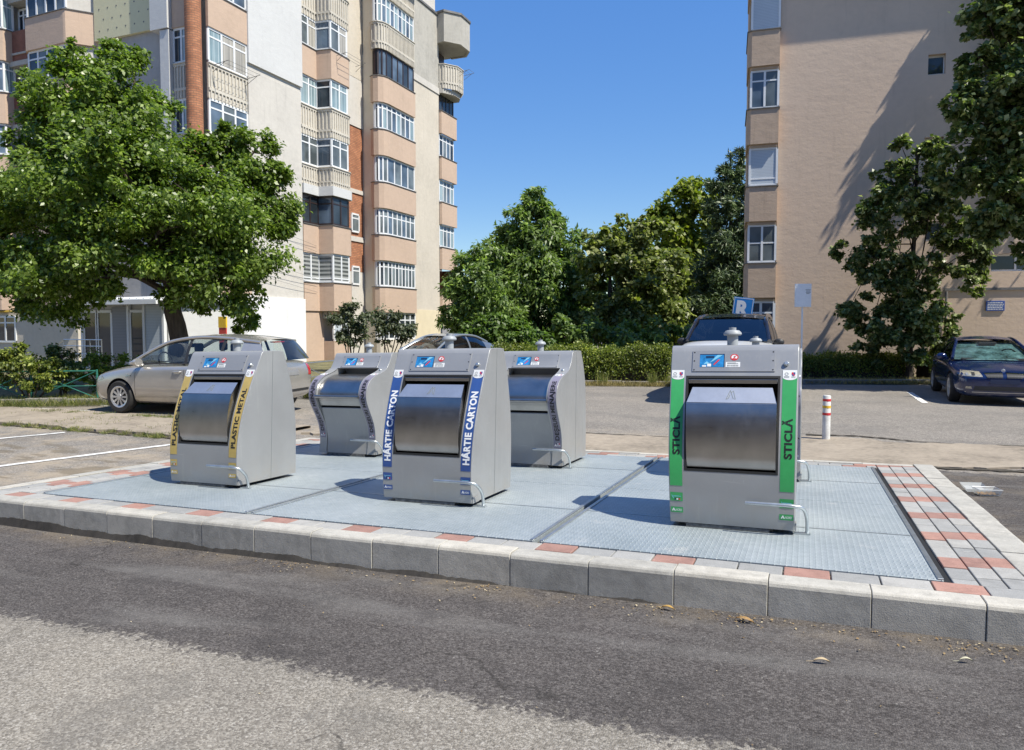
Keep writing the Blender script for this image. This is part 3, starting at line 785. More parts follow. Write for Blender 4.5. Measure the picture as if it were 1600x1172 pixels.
def bin_b(label):
    root = thing('waste_bin', label, 'waste bin', group='waste inlet columns on the steel plates')
    shell(PB, BACKB, [(.0305, 1.075)], XL, XR, .3).build('body', M_body, root, bevel=.009, seg=3, fixn=True, smooth=True, angle=32)
    mb = MB(); a0, a1 = PB.s_of_z(.03), PB.s_of_z(1.075); n = 30     # inner cheeks of the side wings
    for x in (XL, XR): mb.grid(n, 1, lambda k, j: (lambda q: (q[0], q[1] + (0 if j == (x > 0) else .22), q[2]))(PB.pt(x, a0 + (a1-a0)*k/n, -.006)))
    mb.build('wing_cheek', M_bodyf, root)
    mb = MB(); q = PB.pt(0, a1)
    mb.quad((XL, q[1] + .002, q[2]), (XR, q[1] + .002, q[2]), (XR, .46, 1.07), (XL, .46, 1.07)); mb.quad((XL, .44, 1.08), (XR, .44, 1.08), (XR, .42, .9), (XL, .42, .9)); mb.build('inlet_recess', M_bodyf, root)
    dp = catmull([(.43, .985), (.3, 1.0), (.15, .985), (.02, .945), (-.075, .885), (-.135, .81), (-.155, .735)], 6)
    mb = MB(); mb.grid(1, len(dp)-1, lambda i, j: ((XR - .006, XL + .006)[i], dp[j][0], dp[j][1])); dr = mb.build('inlet_drum', M_steel, root, smooth=True, angle=60)
    mb = MB(); mb.tube([(XL - .01, -.19, .735), (XR + .005, -.19, .735)], .02, 12); mb.box(XL - .01, XR + .005, -.19, -.15, .728, .75); mb.build('drum_handle', M_steel, dr, smooth=True, angle=50)
    lp = [(-.152, .715), (-.14, .68), (-.112, .625), (-.09, .62)]
    mb = MB(); mb.grid(1, len(lp)-1, lambda i, j: ((XR - .008, XL + .008)[i], lp[j][0], lp[j][1])); mb.build('lower_flap', M_steel, root)
    mb = MB(); mb.quad((XL, -.08, .60), (XR, -.08, .60), (XR, -.06, .63), (XL, -.06, .63)); mb.build('flap_gap', M_black, root)
    fp = [(-.05, .603), (-.092, .598)] + catmull([(-.094, .59), (-.04, .47), (.0, .36), (.03, .2), (.012, .032)], 5).tolist()
    mb = MB(); mb.grid(1, len(fp)-1, lambda i, j: ((XR - .002, XL + .002)[i], fp[j][0], fp[j][1])); mb.build('front_panel', M_bodyf, root, smooth=True, angle=30)
    strips(root, PB, M_lav, M_ink, 'DEȘEURI MENAJERE', .72, .045, .30, .215, 1.008, True, False)
    front_plate(root, PB, 1.08, 1.226); common(root, PB, BACKB, .345, 1.045); flare(root, .05)
    return root
place(bin_a('silver column with gold PLASTIC METAL strips', M_gold, M_ink, 'PLASTIC METAL', .565, .047, .37), -5.20, 5.05)
place(bin_a('silver column with blue HÂRTIE CARTON strips', M_blue, M_wink, 'HÂRTIE CARTON', .60, .056, .335), -2.835, 5.07)
place(bin_a('silver column with green STICLĂ strips', M_green, M_ink, 'STICLĂ', .275, .046, .50), -.452, 5.02)
hb = bin_b('wavy household waste column with lavender strips behind the gold and blue columns'); place(hb, -5.19, 7.30)
for (x, lab) in ((-2.80, 'wavy household waste column with lavender strips just right of the blue column'), (-.43, 'household waste column almost hidden behind the green STICLĂ column')):
    c = copy_tree(hb); c['label'] = lab; place(c, x, 7.23)
# ------------------------------------------------------------------ buildings
def stucco(name, col, var=.10, bs=26, bump=.5, dist=.012, streak=.25):
    m, nt, out = newmat(name); t = NT(nt); p = t.pos()
    f = t.noise(p, .55, 6, .62); f2 = t.noise(p, 5.5, 4, .6); f3 = t.noise(t.scale(p, (1, 1, 2.2)), 2.4, 5, .65)
    g = t.math('ADD', t.math('MULTIPLY', f, .6), t.math('MULTIPLY', f2, .4))
    c = t.ramp(g, [(.28, tuple(q*(1-1.6*var) for q in col)), (.5, col), (.72, tuple(min(1, q*(1+1.1*var)) for q in col))])
    st = t.step(t.noise(t.scale(p, (5, 5, .3)), 1.3, 5, .65), .55, .75)
    c = t.mix(t.math('MULTIPLY', st, streak), c, tuple(q*.62 for q in col))
    h = t.math('ADD', t.math('MULTIPLY', f3, 1.4), t.math('MULTIPLY', t.noise(p, bs, 3), .5))
    sh = t.bsdf(c, .9, 0, t.bump(h, bump, dist), Specular_IOR_Level=.2); t.l(sh.outputs[0], out.inputs[0]); return m
M_cream = stucco('cream_render', (.56, .505, .425)); M_offw = stucco('off_white_render', (.56, .53, .485)); M_bwhite = stucco('white_render', (.58, .58, .575), .05)
M_peach = stucco('peach_render', (.52, .39, .30), .07); M_conc = stucco('stained_concrete', (.42, .40, .36), .16, streak=.5); M_greyw = stucco('grey_render', (.40, .385, .37), .12)
M_yellow = stucco('yellow_insulation_board', (.64, .60, .40), .05, bump=.1, streak=.05)
M_tan = stucco('tan_render', (.62, .48, .37), .06, 14, .42, .014, .22); M_tanb = stucco('tan_band_render', (.46, .35, .265), .10, streak=.4)
def brick_mat(name, c1, c2, mort, vertical=False, sc=1.0):
    m, nt, out = newmat(name); t = NT(nt); p = t.pos(); x, y, z = t.xyz(p)
    b = t.n('ShaderNodeTexBrick'); h = t.math('ADD', x, y)
    t.l(t.comb(t.math('MULTIPLY', h, 1), z) if not vertical else t.comb(z, h), b.inputs['Vector'])
    b.inputs['Scale'].default_value = 1.0; b.inputs['Mortar Size'].default_value = .013*sc; b.inputs['Brick Width'].default_value = .25/sc; b.inputs['Row Height'].default_value = .085/sc
    b.inputs['Color1'].default_value = (*c1, 1); b.inputs['Color2'].default_value = (*c2, 1); b.inputs['Mortar'].default_value = (*mort, 1)
    c = t.mix(1.0, b.outputs['Color'], t.ramp(t.noise(p, 3, 4), [(.3, (.8,)*3), (.7, (1.15,)*3)]), 'MULTIPLY')
    sh = t.bsdf(c, .85, 0, t.bump(b.outputs['Fac'], -.4, .01)); t.l(sh.outputs[0], out.inputs[0]); return m
M_brick = brick_mat('orange_brick_tiles', (.47, .20, .10), (.36, .14, .07), (.22, .12, .075)); M_redbrick = brick_mat('red_brick_tiles', (.30, .085, .04), (.25, .07, .035), (.22, .10, .07), True, 1.6)
M_slat = stucco('concrete_slats', (.56, .52, .45), .12, streak=.45)
M_pvc = pm('white_window_frame', (.74, .75, .76), .4, var=.04); M_brown = pm('dark_brown_frame', (.035, .022, .02), .4, var=.1); M_wood = pm('brown_boards', (.26, .10, .04), .6, var=.3, vs=6); M_metalg = pm('grey_flashing', (.16, .155, .15), .6, .3, var=.2)
def glass_mat(name, col, stripes=None, var=.5, rough=.04, col2=None):
    m, nt, out = newmat(name); t = NT(nt); p = t.pos(); x, y, z = t.xyz(p); h = t.math('ADD', x, y)
    f = t.noise(p, .9, 2); c = t.ramp(f, [(.35, tuple(q*(1-var) for q in col)), (.65, tuple(min(1, q*(1+var*.6)) for q in col))])
    if stripes == 'curtain':
        w = t.noise(t.scale(t.comb(h, 0, 0), (9, 1, 1)), 1.0, 3); c = t.mix(t.step(w, .4, .62), c, col2)
    if stripes == 'blind':
        w = t.math('SINE', t.math('MULTIPLY', z, 34)); c = t.mix(t.step(w, -.3, .4), c, col2)
    if stripes == 'shutter':
        w = t.math('FRACT', t.math('MULTIPLY', z, 20)); c = t.mix(t.step(w, .75, .95), c, col2)
    sh = t.bsdf(c, rough if stripes != 'shutter' else .45, 0, t.bump(t.noise(p, .8, 2), .04, .05), Specular_IOR_Level=.5); t.l(sh.outputs[0], out.inputs[0]); return m
G_dark = glass_mat('dark_window_glass', (.035, .045, .055)); G_blue = glass_mat('blue_window_glass', (.11, .15, .20)); G_mid = glass_mat('grey_window_glass', (.14, .165, .175))
G_cur = glass_mat('curtained_window_glass', (.16, .24, .27), 'curtain', .4, col2=(.42, .50, .52)); G_blind = glass_mat('striped_blind_glass', (.11, .12, .12), 'blind', .3, col2=(.36, .37, .36)); G_shut = glass_mat('roller_shutter', (.50, .55, .60), 'shutter', .06, col2=(.27, .31, .36)); G_beige = glass_mat('beige_curtain_glass', (.33, .31, .27), 'curtain', .25, col2=(.47, .44, .38)); G_shutd = glass_mat('grey_roller_shutter', (.22, .225, .25), 'shutter', .06, col2=(.12, .125, .14))

def offs(path, o):
    """offset a plan polyline to its outside (left to right as seen from outside, outside on the right-hand side of travel)"""
    P = [Vector((p[0], p[1])) for p in path]; out = []
    for i, p in enumerate(P):
        ns = []
        if i > 0: d = (P[i]-P[i-1]).normalized(); ns.append(Vector((d.y, -d.x)))
        if i < len(P)-1: d = (P[i+1]-P[i]).normalized(); ns.append(Vector((d.y, -d.x)))
        n = sum(ns, Vector((0, 0))); n = n.normalized() if n.length > 1e-6 else ns[0]
        k = 1 / max(.35, n.dot(ns[0])); out.append(p + n*o*k)
    return out
def ribbon(mb, path, z0, z1, o0, o1):
    """solid wall following a plan polyline between the offsets o0 < o1"""
    A, B = offs(path, o0), offs(path, o1); n = len(path); i0 = len(mb.v)
    for a, b in zip(A, B):
        mb.v += [(a.x, a.y, z0), (b.x, b.y, z0), (b.x, b.y, z1), (a.x, a.y, z1)]
    for k in range(n-1):
        a, b = i0 + 4*k, i0 + 4*k + 4
        for q in range(4): mb.face((a+q, b+q, b+(q+1) % 4, a+(q+1) % 4)[::-1] if False else (a+q, a+(q+1) % 4, b+(q+1) % 4, b+q))
    mb.face((i0, i0+1, i0+2, i0+3)[::-1]); e = i0 + 4*(n-1); mb.face((e, e+1, e+2, e+3))
def resample(path, st):
    out = []
    for a, b in zip(path[:-1], path[1:]):
        a, b = Vector(a[:2]), Vector(b[:2]); n = max(1, round((b-a).length/st))
        out += [a + (b-a)*k/n for k in range(n)]
    return out + [Vector(path[-1][:2])]
def band(root, path, z0, z1, mat, th=.10, cap=True, slats=0, drop=0):
    mb = MB()
    if not slats:
        ribbon(mb, path, z0, z1, -th, 0); o = mb.build('balcony_parapet', mat, root, fixn=True)
    else:
        ribbon(mb, path, z0, z1, -th, -.045)
        H = z1 - z0; ribbon(mb, path, z0 + .22*H, z0 + .30*H, -.05, -.004); ribbon(mb, path, z1 - .09, z1, -.05, .0)
        for p, q in zip(path[:-1], path[1:]):
            p, q = Vector(p[:2]), Vector(q[:2]); L = (q-p).length; d = (q-p)/L; n = Vector((d.y, -d.x)); k = max(1, int(L/slats))
            for i in range(k):
                c = p + d*(i+.5)*L/k
                if True:
                    a, b = c - d*.028, c + d*.028
                    for za, zb in ((z0, z0 + .22*H), (z0 + .30*H, z1 - .09)):
                        i0 = len(mb.v)
                        for z in (za, zb):
                            for s in (a - n*.05, b - n*.05, b, a): mb.v.append((s.x, s.y, z))
                        for f in ((0,1,5,4), (1,2,6,5), (2,3,7,6), (3,0,4,7), (4,5,6,7), (3,2,1,0)): mb.face([i0+t for t in f])
        o = mb.build('balcony_parapet', mat, root, fixn=True)
    if cap:
        mb = MB(); ribbon(mb, path, z1 + .002, z1 + .035, -th - .01, .035); mb.build('parapet_capping', M_metalg if not slats else M_slat, o, fixn=True)
    return o
def glazing(root, path, z0, z1, frame=None, pane=None, mull=.75, trans=.74, fw=.085, panes=None, inner=.0):
    """row of window lights along a plan polyline: one window with its frame, panes as children"""
    frame = frame or M_pvc; mb = MB()
    ribbon(mb, path, z0, z0 + fw, -.05, .02); ribbon(mb, path, z1 - fw, z1, -.05, .02)
    if trans: ribbon(mb, path, z0 + (z1-z0)*trans - fw*.35, z0 + (z1-z0)*trans + fw*.35, -.04, .012)
    cuts = []
    for p, q in zip(path[:-1], path[1:]):
        p, q = Vector(p[:2]), Vector(q[:2]); L = (q-p).length; n = max(1, round(L/mull)); cuts += [(p + (q-p)*k/n, (q-p)/L) for k in range(n)]
    cuts.append((Vector(path[-1][:2]), (Vector(path[-1][:2]) - Vector(path[-2][:2])).normalized()))
    for c, d in cuts:
        n = Vector((d.y, -d.x)); i0 = len(mb.v)
        for z in (z0 + fw, z1 - fw):
            for s in (c - d*fw*.5 - n*.045, c + d*fw*.5 - n*.045, c + d*fw*.5 + n*.024, c - d*fw*.5 + n*.024): mb.v.append((s.x, s.y, z))
        for f in ((0,1,5,4), (1,2,6,5), (2,3,7,6), (3,0,4,7)): mb.face([i0+t for t in f])
    w = mb.build('window', frame, root, fixn=True)
    pl = [pane] if not isinstance(pane, (list, tuple)) else list(pane)
    k = 0; ms = []
    q = MB(); um = list(dict.fromkeys(pl))
    for (a, d), (b, e) in zip(cuts[:-1], cuts[1:]):
        q.cur = um.index(pl[k % len(pl)]); k += 1
        q.quad((a.x, a.y, z0 + .01), (b.x, b.y, z0 + .01), (b.x, b.y, z1 - .01), (a.x, a.y, z1 - .01))
    q.build('pane', um, w)
    return w
def part(root, name, mat, fn, **k):
    mb = MB(); fn(mb); return mb.build(name, mat, root, **k)
SILL = lambda k: 1.0 + 2.62*k       # top of the parapets
HEAD = lambda k: 2.35 + 2.62*k      # underside of the parapet above

# ---- the long apartment block on the left
B = thing('apartment_building', 'pale apartment block with peach curved balconies behind the big leafy tree', 'apartment building', (-24, 24, 0))
def inv(mb_or_obj): return mb_or_obj
class Off:
    """children are modelled in world coordinates"""
def world_parts(root):
    M = Matrix.Translation(root.location) @ root.rotation_euler.to_matrix().to_4x4(); Mi = M.inverted()
    for c in root.children: c.matrix_parent_inverse = Mi
GX = -20.8
part(B, 'wall', M_offw, lambda m: m.prism([(-48, 21.3), (-21.15, 21.3), (-21.15, 39.3), (-48, 39.3)], -.3, 26))
part(B, 'gable_wall', M_offw, lambda m: (m.box(-21.3, GX, 22.98, 26.2, 2.75, 11.9), m.box(-21.3, GX - .02, 22.98, 26.2, 11.9, 12.15)))
part(B, 'gable_insulation', M_bwhite, lambda m: m.box(-21.3, GX + .07, 22.95, 26.25, 12.15, 26))
part(B, 'gable_plinth', stucco('fresh_white_render', (.76, .76, .755), .04), lambda m: m.box(-21.3, GX + .10, 20.3, 26.22, -.3, 2.85), bevel=.03)
part(B, 'corner_column', M_brick, lambda m: m.lathe([(.29, 2.9), (.29, 26)], 24, (-21.14, 20.55, 0)), smooth=True)
# gable bay beside the brick column
pb = [(GX, 20.95), (GX, 22.96)]
for k in range(1, 9):
    band(B, pb, HEAD(k-1), SILL(k), M_slat if k in (3, 4) else M_peach, slats=.17 if k in (3, 4) else 0, th=.12)
    glazing(B, [(GX - .06, 20.98), (GX - .06, 22.94)], SILL(k) + .035, HEAD(k), pane=[G_cur, G_beige, G_beige] if k == 4 else [G_blue, G_mid, G_blue], mull=.66)
# street side next to the column
ps = [(-22.25, 20.62), (-21.5, 20.62)]
for k in range(1, 9):
    band(B, ps, HEAD(k-1), SILL(k), M_slat if k in (3, 4) else M_peach, slats=.14 if k in (3, 4) else 0, th=.10)
    glazing(B, [(-22.25, 20.70), (-21.5, 20.70)], SILL(k) + .035, HEAD(k), pane=[G_dark, G_cur], mull=.4)
part(B, 'pilaster', M_bwhite, lambda m: (m.box(-23.15, -22.28, 20.42, 21.3, 12.8, 26), m.box(-22.72, -22.28, 20.47, 21.3, -.2, 12.75)))
part(B, 'street_wall', M_greyw, lambda m: m.box(-27.0, -22.74, 20.85, 21.3, 2.5, 26))
def yl(m):
    m.box(-26.5, -23.2, 20.72, 20.85, 13.0, 26)
part(B, 'insulation_board', M_yellow, yl)
r_ = random.Random(5)
def anchors(m):
    for i in range(7):
        for j in range(6):
            x = -26.2 + i*.48 + (.24 if j % 2 else 0); z = 13.35 + j*.42
            m.poly([(x + .035*cos(2*pi*k/8), 20.714, z + .035*sin(2*pi*k/8)) for k in range(8)][::-1])
part(B, 'board_anchors', M_metalg, anchors)
# corner bay with rounded left end
pc = [(-30.2, 20.75), (-30.1, 20.3), (-29.8, 20.08), (-27.55, 20.0), (-27.45, 20.06), (-26.55, 20.9)]
pc = [(-29.95, 20.7), (-29.85, 20.25), (-29.6, 20.05), (-27.3, 20.0), (-27.2, 20.02), (-26.45, 20.86)]
for k in range(1, 9):
    band(B, pc, HEAD(k-1), SILL(k), M_peach, th=.14)
    glazing(B, offs(pc[2:4], -.12), SILL(k) + .035, HEAD(k), pane=[G_dark, G_mid], mull=.6)
    part(B, 'bay_side', M_offw, lambda m: ribbon(m, [(-27.3, 20.12), (-26.5, 20.95)], SILL(k) + .036, HEAD(k) - .002, -.1, -.02), fixn=True)
# recessed loggias with red brick fronts
for k in range(1, 9):
    part(B, 'loggia_front', M_redbrick, lambda m: (m.box(-31.6, -29.9, 20.7, 20.8, HEAD(k-1) + .02, SILL(k))))
    part(B, 'loggia_slab', M_conc, lambda m: (m.box(-31.6, -29.9, 20.62, 21.3, HEAD(k-1) - .2, HEAD(k-1)), m.box(-31.6, -29.9, 20.66, 20.7, HEAD(k-1) + .28, HEAD(k-1) + .36)))
    glazing(B, [(-31.5, 21.1), (-30.0, 21.1)], SILL(k), HEAD(k) - .25, pane=[G_dark, G_mid], mull=.3)
pl_ = [(-33.5, 20.3), (-32.4, 20.1), (-31.9, 20.16), (-31.6, 20.35), (-31.5, 20.75)]
pl_ = [(-34.5, 20.1), (-32.3, 19.98), (-31.75, 20.08), (-31.45, 20.35), (-31.4, 20.8)]
for k in range(1, 9):
    band(B, pl_, HEAD(k-1), SILL(k), M_peach, th=.12)
    glazing(B, offs(pl_, -.1), SILL(k) + .035, HEAD(k), pane=[G_cur, G_blue, G_cur, G_mid] if k != 3 else [G_shutd, G_blue], mull=.62)
part(B, 'ground_floor_wall', M_cream, lambda m: m.box(-34, -27.4, 20.3, 21.3, -.2, 2.34))
part(B, 'gas_pipe', pm('yellow_pipe', (.55, .36, .05), .5), lambda m: m.tube([(-34, 20.2, 2.28), (-27.5, 20.2, 2.28)], .04))
glazing(B, [(-33.1, 20.28), (-31.2, 20.28)], .95, 2.1, pane=G_dark, mull=.6)
part(B, 'white_base', M_bwhite, lambda m: m.box(-27.4, -21.3, 20.5, 21.3, -.2, 2.5))
glazing(B, [(-25.9, 20.48), (-24.2, 20.48)], 1.0, 2.2, pane=[G_dark, G_mid], mull=.6)
# second bay of the gable: straight, step out, rounded end
p2 = [(GX, 26.25), (GX, 27.33), (-20.06, 27.42), (-20.06, 28.75), (-20.16, 28.95), (-20.42, 29.04), (-21.15, 29.06)]
def win2(k): return {1: ([G_blind], M_pvc), 2: ([G_dark, G_dark, G_blue], M_brown), 3: ([G_mid, G_mid, G_blue], M_pvc), 4: ([G_cur, G_cur, G_dark, G_cur], M_pvc), 5: ([G_mid, G_beige, G_blue], M_pvc)}.get(k, ([G_mid, G_blue], M_pvc))
for k in range(1, 9):
    slat = k in (3, 4, 6, 7)
    zb = HEAD(k-1)
    if k == 3:
        part(B, 'white_beam', M_bwhite, lambda m: ribbon(m, p2, HEAD(2), HEAD(2) + .42, -.12, .06), fixn=True); zb = HEAD(2) + .423
    q2 = p2 if k <= 6 else p2
    band(B, q2, zb, SILL(k), M_slat if slat else M_peach, slats=.155 if slat else 0, th=.12)
    pane, fr = win2(k)
    glazing(B, offs(p2[:4] + [(-20.16, 28.86), (-21.1, 28.9)], -.08), SILL(k) + .035, HEAD(k), frame=fr, pane=pane, mull=.58 if k != 1 else .7, trans=.74 if k != 1 else .15)
part(B, 'bay_core', M_greyw, lambda m: m.box(-21.3, -20.62, 27.6, 28.75, 2.0, 26))
part(B, 'ground_floor_bay', M_peach, lambda m: (m.box(-21.3, -20.86, 26.24, 27.7, -.2, 2.34), m.box(-21.3, -20.3, 27.72, 28.98, -.2, .95), m.box(-21.3, -20.34, 27.72, 28.98, 2.05, 2.34)))
glazing(B, [(-20.36, 27.78), (-20.36, 28.95)], .97, 2.04, pane=[G_shut, G_mid], mull=.6)
part(B, 'brick_recess', M_brick, lambda m: m.box(-21.25, -21.1, 29.1, 31.38, 4.4, 11.6))
for z0_, z1_, xx in ((-.2, 4.38, -21.08), (11.62, 14.0, -21.06), (8.3, 8.5, -21.05), (5.9, 6.15, -21.05)):
    part(B, 'recess_render', M_offw, lambda m: m.box(-21.25 if z1_ - z0_ > 1 else -21.098, xx, 29.1, 31.38, z0_, z1_))
part(B, 'recess_render', M_cream, lambda m: m.box(-21.25, -21.06, 30.1, 31.38, 14.02, 26))
part(B, 'recess_brick_upper', M_redbrick, lambda m: m.box(-21.25, -21.1, 29.1, 30.09, 14.02, 26))
for k in (1, 2):
    glazing(B, [(-21.05, 30.3), (-21.05, 30.9)], SILL(k) + .1, HEAD(k) - .3, pane=G_mid, mull=.6)
# second block: side wall, rounded balconies, cream gable
EX = -19.95
part(B, 'end_wall', M_cream, lambda m: m.prism([(-21.3, 31.4), (EX - .45, 31.4), (EX - .45, 34.5), (EX, 34.5), (EX, 37.45), (-21.3, 37.45)], -.2, 15.0))
part(B, 'side_wall', stucco('lit_look_cream_render', (.70, .63, .51), .06), lambda m: m.box(-21.0, -20.42, 31.365, 31.40, -.2, 26))  # cream lightened here: the lit look of this wall is put into its colour
part(B, 'end_wall_top', M_conc, lambda m: m.prism([(-21.3, 31.41), (EX - .45, 31.41), (EX - .45, 34.52), (EX + .02, 34.52), (EX + .02, 37.44), (-21.3, 37.44)], 15.35, 19.4))
part(B, 'string_course', M_offw, lambda m: m.prism([(-21.3, 31.38), (EX - .43, 31.38), (EX - .43, 34.5), (EX + .05, 34.5), (EX + .05, 37.5), (-21.3, 37.5)], 15.0, 15.35))
part(B, 'end_wall_base', pm('pale_cream_base', (.66, .57, .40), .9, var=.05), lambda m: m.box(EX - .5, EX + .025, 34.52, 37.5, -.2, 2.55))
p3 = [(-20.44, 31.38), (-20.42, 31.12), (-20.2, 31.02), (-19.95, 31.07), (-19.77, 31.28), (-19.68, 31.62), (-19.68, 34.3)]
def win3(k): return {1: ([G_mid, G_dark], M_pvc), 2: ([G_mid, G_mid, G_blue], M_pvc), 3: ([G_mid, G_blue], M_pvc), 4: ([G_blue, G_cur, G_mid], M_pvc), 5: ([G_blue, G_blue, G_dark], M_brown), 6: ([G_blue, G_cur], M_pvc), 0: ([G_dark], M_pvc)}[k]
for k in range(0, 8):
    if k:
        sl = k >= 6
        band(B, p3, HEAD(k-1), SILL(k), M_slat if sl else M_peach, slats=.13 if sl else 0, th=.1)
    if k < 7:
        pane, fr = win3(k); ml = (.52, .34, .42, .60, .44, .5, .36)[k]
        glazing(B, offs(p3, -.13), SILL(k) + .035 if k else .95, HEAD(k), frame=fr, pane=pane, mull=ml, trans=(.72, .76, .7, 0, .8, 0, .68)[k])
part(B, 'balcony_base', M_cream, lambda m: ribbon(m, offs(p3, -.08), -.2, .95, -.1, 0), fixn=True)
part(B, 'balcony_roof', M_conc, lambda m: m.prism([(-21.0, 31.0), (-19.6, 30.95), (-19.25, 31.5), (-19.25, 34.5), (-21.0, 34.5)], SILL(7) + .05, 21.2))
# end column of windows and the projecting corner balcony
p4 = [(EX + .02, 37.46), (EX + .16, 37.5), (EX + .16, 39.45), (EX - .1, 39.5)]
for k in range(1, 6):
    band(B, p4, HEAD(k-1), SILL(k), M_peach, th=.12)
    if k == 1:
        part(B, 'loggia_boards', M_wood, lambda m: (m.box(-20.75, -20.6, 37.5, 39.2, SILL(1) + .04, HEAD(1)), m.box(-20.7, EX, 39.1, 39.3, SILL(1) + .04, HEAD(1))))
    else:
        glazing(B, [(EX - .02, 37.5), (EX - .02, 39.3)], SILL(k) + .035, HEAD(k), frame=M_brown if k == 5 else M_pvc, pane=[G_dark] if k == 5 else [G_cur, G_mid, G_blue] if k < 4 else [G_dark, G_mid, G_blue], mull=.5, trans=0 if k == 5 else .74)
part(B, 'end_core', M_greyw, lambda m: m.box(-21.3, -20.76, 37.46, 39.3, -.2, 19))
p5 = [(EX, 37.4), (EX + .35, 37.5), (EX + .85, 38.2), (EX + .85, 39.0), (EX + .4, 39.6), (EX - .2, 39.6)]
zs = SILL(6)
band(B, p5, zs - 1.35, zs, M_slat, slats=.17, th=.1)
part(B, 'balcony_slab', M_conc, lambda m: m.prism([p5[0], (EX + .25, 37.5), (EX + .65, 38.25), (EX + .65, 38.95), (EX + .3, 39.5), (EX - .2, 39.5), (-20.8, 39), (-20.8, 37.46)], zs - 1.62, zs - 1.36))
part(B, 'balcony_back', M_brown, lambda m: m.box(-20.9, -20.5, 37.5, 39.2, zs - 1.3, zs + 1.1))
p6 = [(EX - .3, 36.6), (EX, 37.3), (EX + .5, 37.2), (EX + 1.15, 38.0), (EX + 1.15, 39.2), (EX + .6, 39.9), (EX - .4, 39.9)]
part(B, 'roof_canopy', M_conc, lambda m: (m.prism([(-21.2, 37.2), (EX + .02, 37.3), (EX + .5, 37.22), (EX + 1.13, 38.0), (EX + 1.13, 39.2), (EX + .6, 39.88), (EX - .4, 39.9), (-21.2, 39.9)], zs + 1.2, zs + 1.42), ribbon(m, p6[1:], zs + 1.15, 19.5, -.12, .02)), fixn=True)
part(B, 'roof_flashing', M_metalg, lambda m: (ribbon(m, p6[1:], 19.502, 19.62, -.16, .08), m.box(-21.3, EX + .08, 34.52, 37.3, 19.402, 19.52)), fixn=True)
# washing lines hung on brackets
def rack(x, y0, y1, z, out=.75):
    mb = MB()
    for y in (y0, y1): mb.tube([(x, y, z), (x + out, y, z + .08)], .012, 5); mb.tube([(x, y, z - .25), (x + out*.8, y, z + .06)], .01, 5)
    for q in (.35, .65, 1): mb.tube([(x + out*q, y0, z + .08*q), (x + out*q, y1, z + .08*q)], .007, 4)
    mb.build('washing_rack', M_metalg, B)
rack(GX + .02, 21.1, 22.8, SILL(4) - .05); rack(-20.04, 27.8, 29.3, SILL(5) - .15, .55); rack(EX + .87, 38.3, 38.95, zs - .3, .7)
def cables(m):
    for k, z in enumerate((6.2, 5.9, 4.6, 4.3, 3.9)):
        pts = [(GX + .05 + .1*sin(pi*j/8), 20.6 + (26.4 + .7 - 20.6)*j/8, z - .9*(j/8) + .05*k) for j in range(9)]; m.tube(pts, .006, 4)
part(B, 'cables', M_metalg, cables)
world_parts(B)

# ---- shop annex under the tree
A = thing('shop_annex', 'low glazed shop annex with white metal roof behind the tree trunk', 'annex', (-21, 17, 0))
ax0, ax1, ay = -22.6, -18.85, 16.9
part(A, 'wall', M_bwhite, lambda m: (m.box(ax0, ax1 + .04, ay + .1, 20.5, -.1, 2.5)))
part(A, 'roof', M_pvc, lambda m: (m.box(ax0 - .2, ax1 + .3, ay - .5, 20.6, 2.5, 2.56, lambda x, y, z: (x, y, z + (y - ay)*.06)), [m.box(ax0 - .2 + .3*k, ax0 - .14 + .3*k, ay - .5, 20.6, 2.562, 2.60, lambda x, y, z: (x, y, z + (y - ay)*.06)) for k in range(14)]))
part(A, 'gutter', M_pvc, lambda m: m.box(ax0 - .2, ax1 + .3, ay - .58, ay - .505, 2.36, 2.50))
for (xa, xb, mt) in ((-22.5, -21.9, G_dark), (-21.85, -21.2, G_dark), (-20.35, -19.75, G_dark)):
    glazing(A, [(xa, ay), (xb, ay)], .25, 2.2, pane=mt, mull=1, trans=0, fw=.09)
part(A, 'roller_shutter', G_shutd, lambda m: (m.box(-21.17, -20.5, ay - .02, ay + .05, .6, 2.3)))
part(A, 'roller_shutter', G_shut, lambda m: (m.box(-19.68, -18.9, ay - .02, ay + .05, .75, 2.35)))
part(A, 'door_post', M_pvc, lambda m: [m.box(x, x + .09, ay - .05, ay + .06, .0, 2.36) for x in (-22.62, -20.47, -19.76, -18.92)])
part(A, 'steps', M_oldkerb, lambda m: (m.box(-22.4, -19.2, ay - 1.3, ay - .05, -.05, .25)))
def rail(m):
    for z in (.55, .8, 1.05, 1.25): m.tube([(-21.8, ay - 1.25, z), (-20.1, ay - 1.25, z)], .018, 5)
    for x in (-21.8, -21.2, -20.6, -20.1): m.tube([(x, ay - 1.25, .2), (x, ay - 1.25, 1.27)], .018, 5)
    m.tube([(-21.8, ay - 1.25, 1.25), (-22.9, ay - 1.4, .4)], .02, 5); m.tube([(-21.8, ay - 1.25, .8), (-22.7, ay - 1.4, .1)], .016, 5)
part(A, 'handrail', M_galv, rail)
world_parts(A)
ws = MB(); ws.box(-17.75, -17.45, 18.05, 18.09, 1.0, 1.62); S_ = tag(ws.build('banner_sign', pm('red_banner', (.55, .05, .04), .6)), 'red and yellow upright banner on the white wall behind the silver car', 'sign')
part(S_, 'yellow_top', pm('yellow_banner', (.75, .48, .03), .6), lambda m: m.box(-17.76, -17.44, 18.04, 18.1, 1.622, 1.98))
part(S_, 'post', M_pvc, lambda m: m.box(-17.63, -17.57, 18.1, 18.14, 0, 1.9))

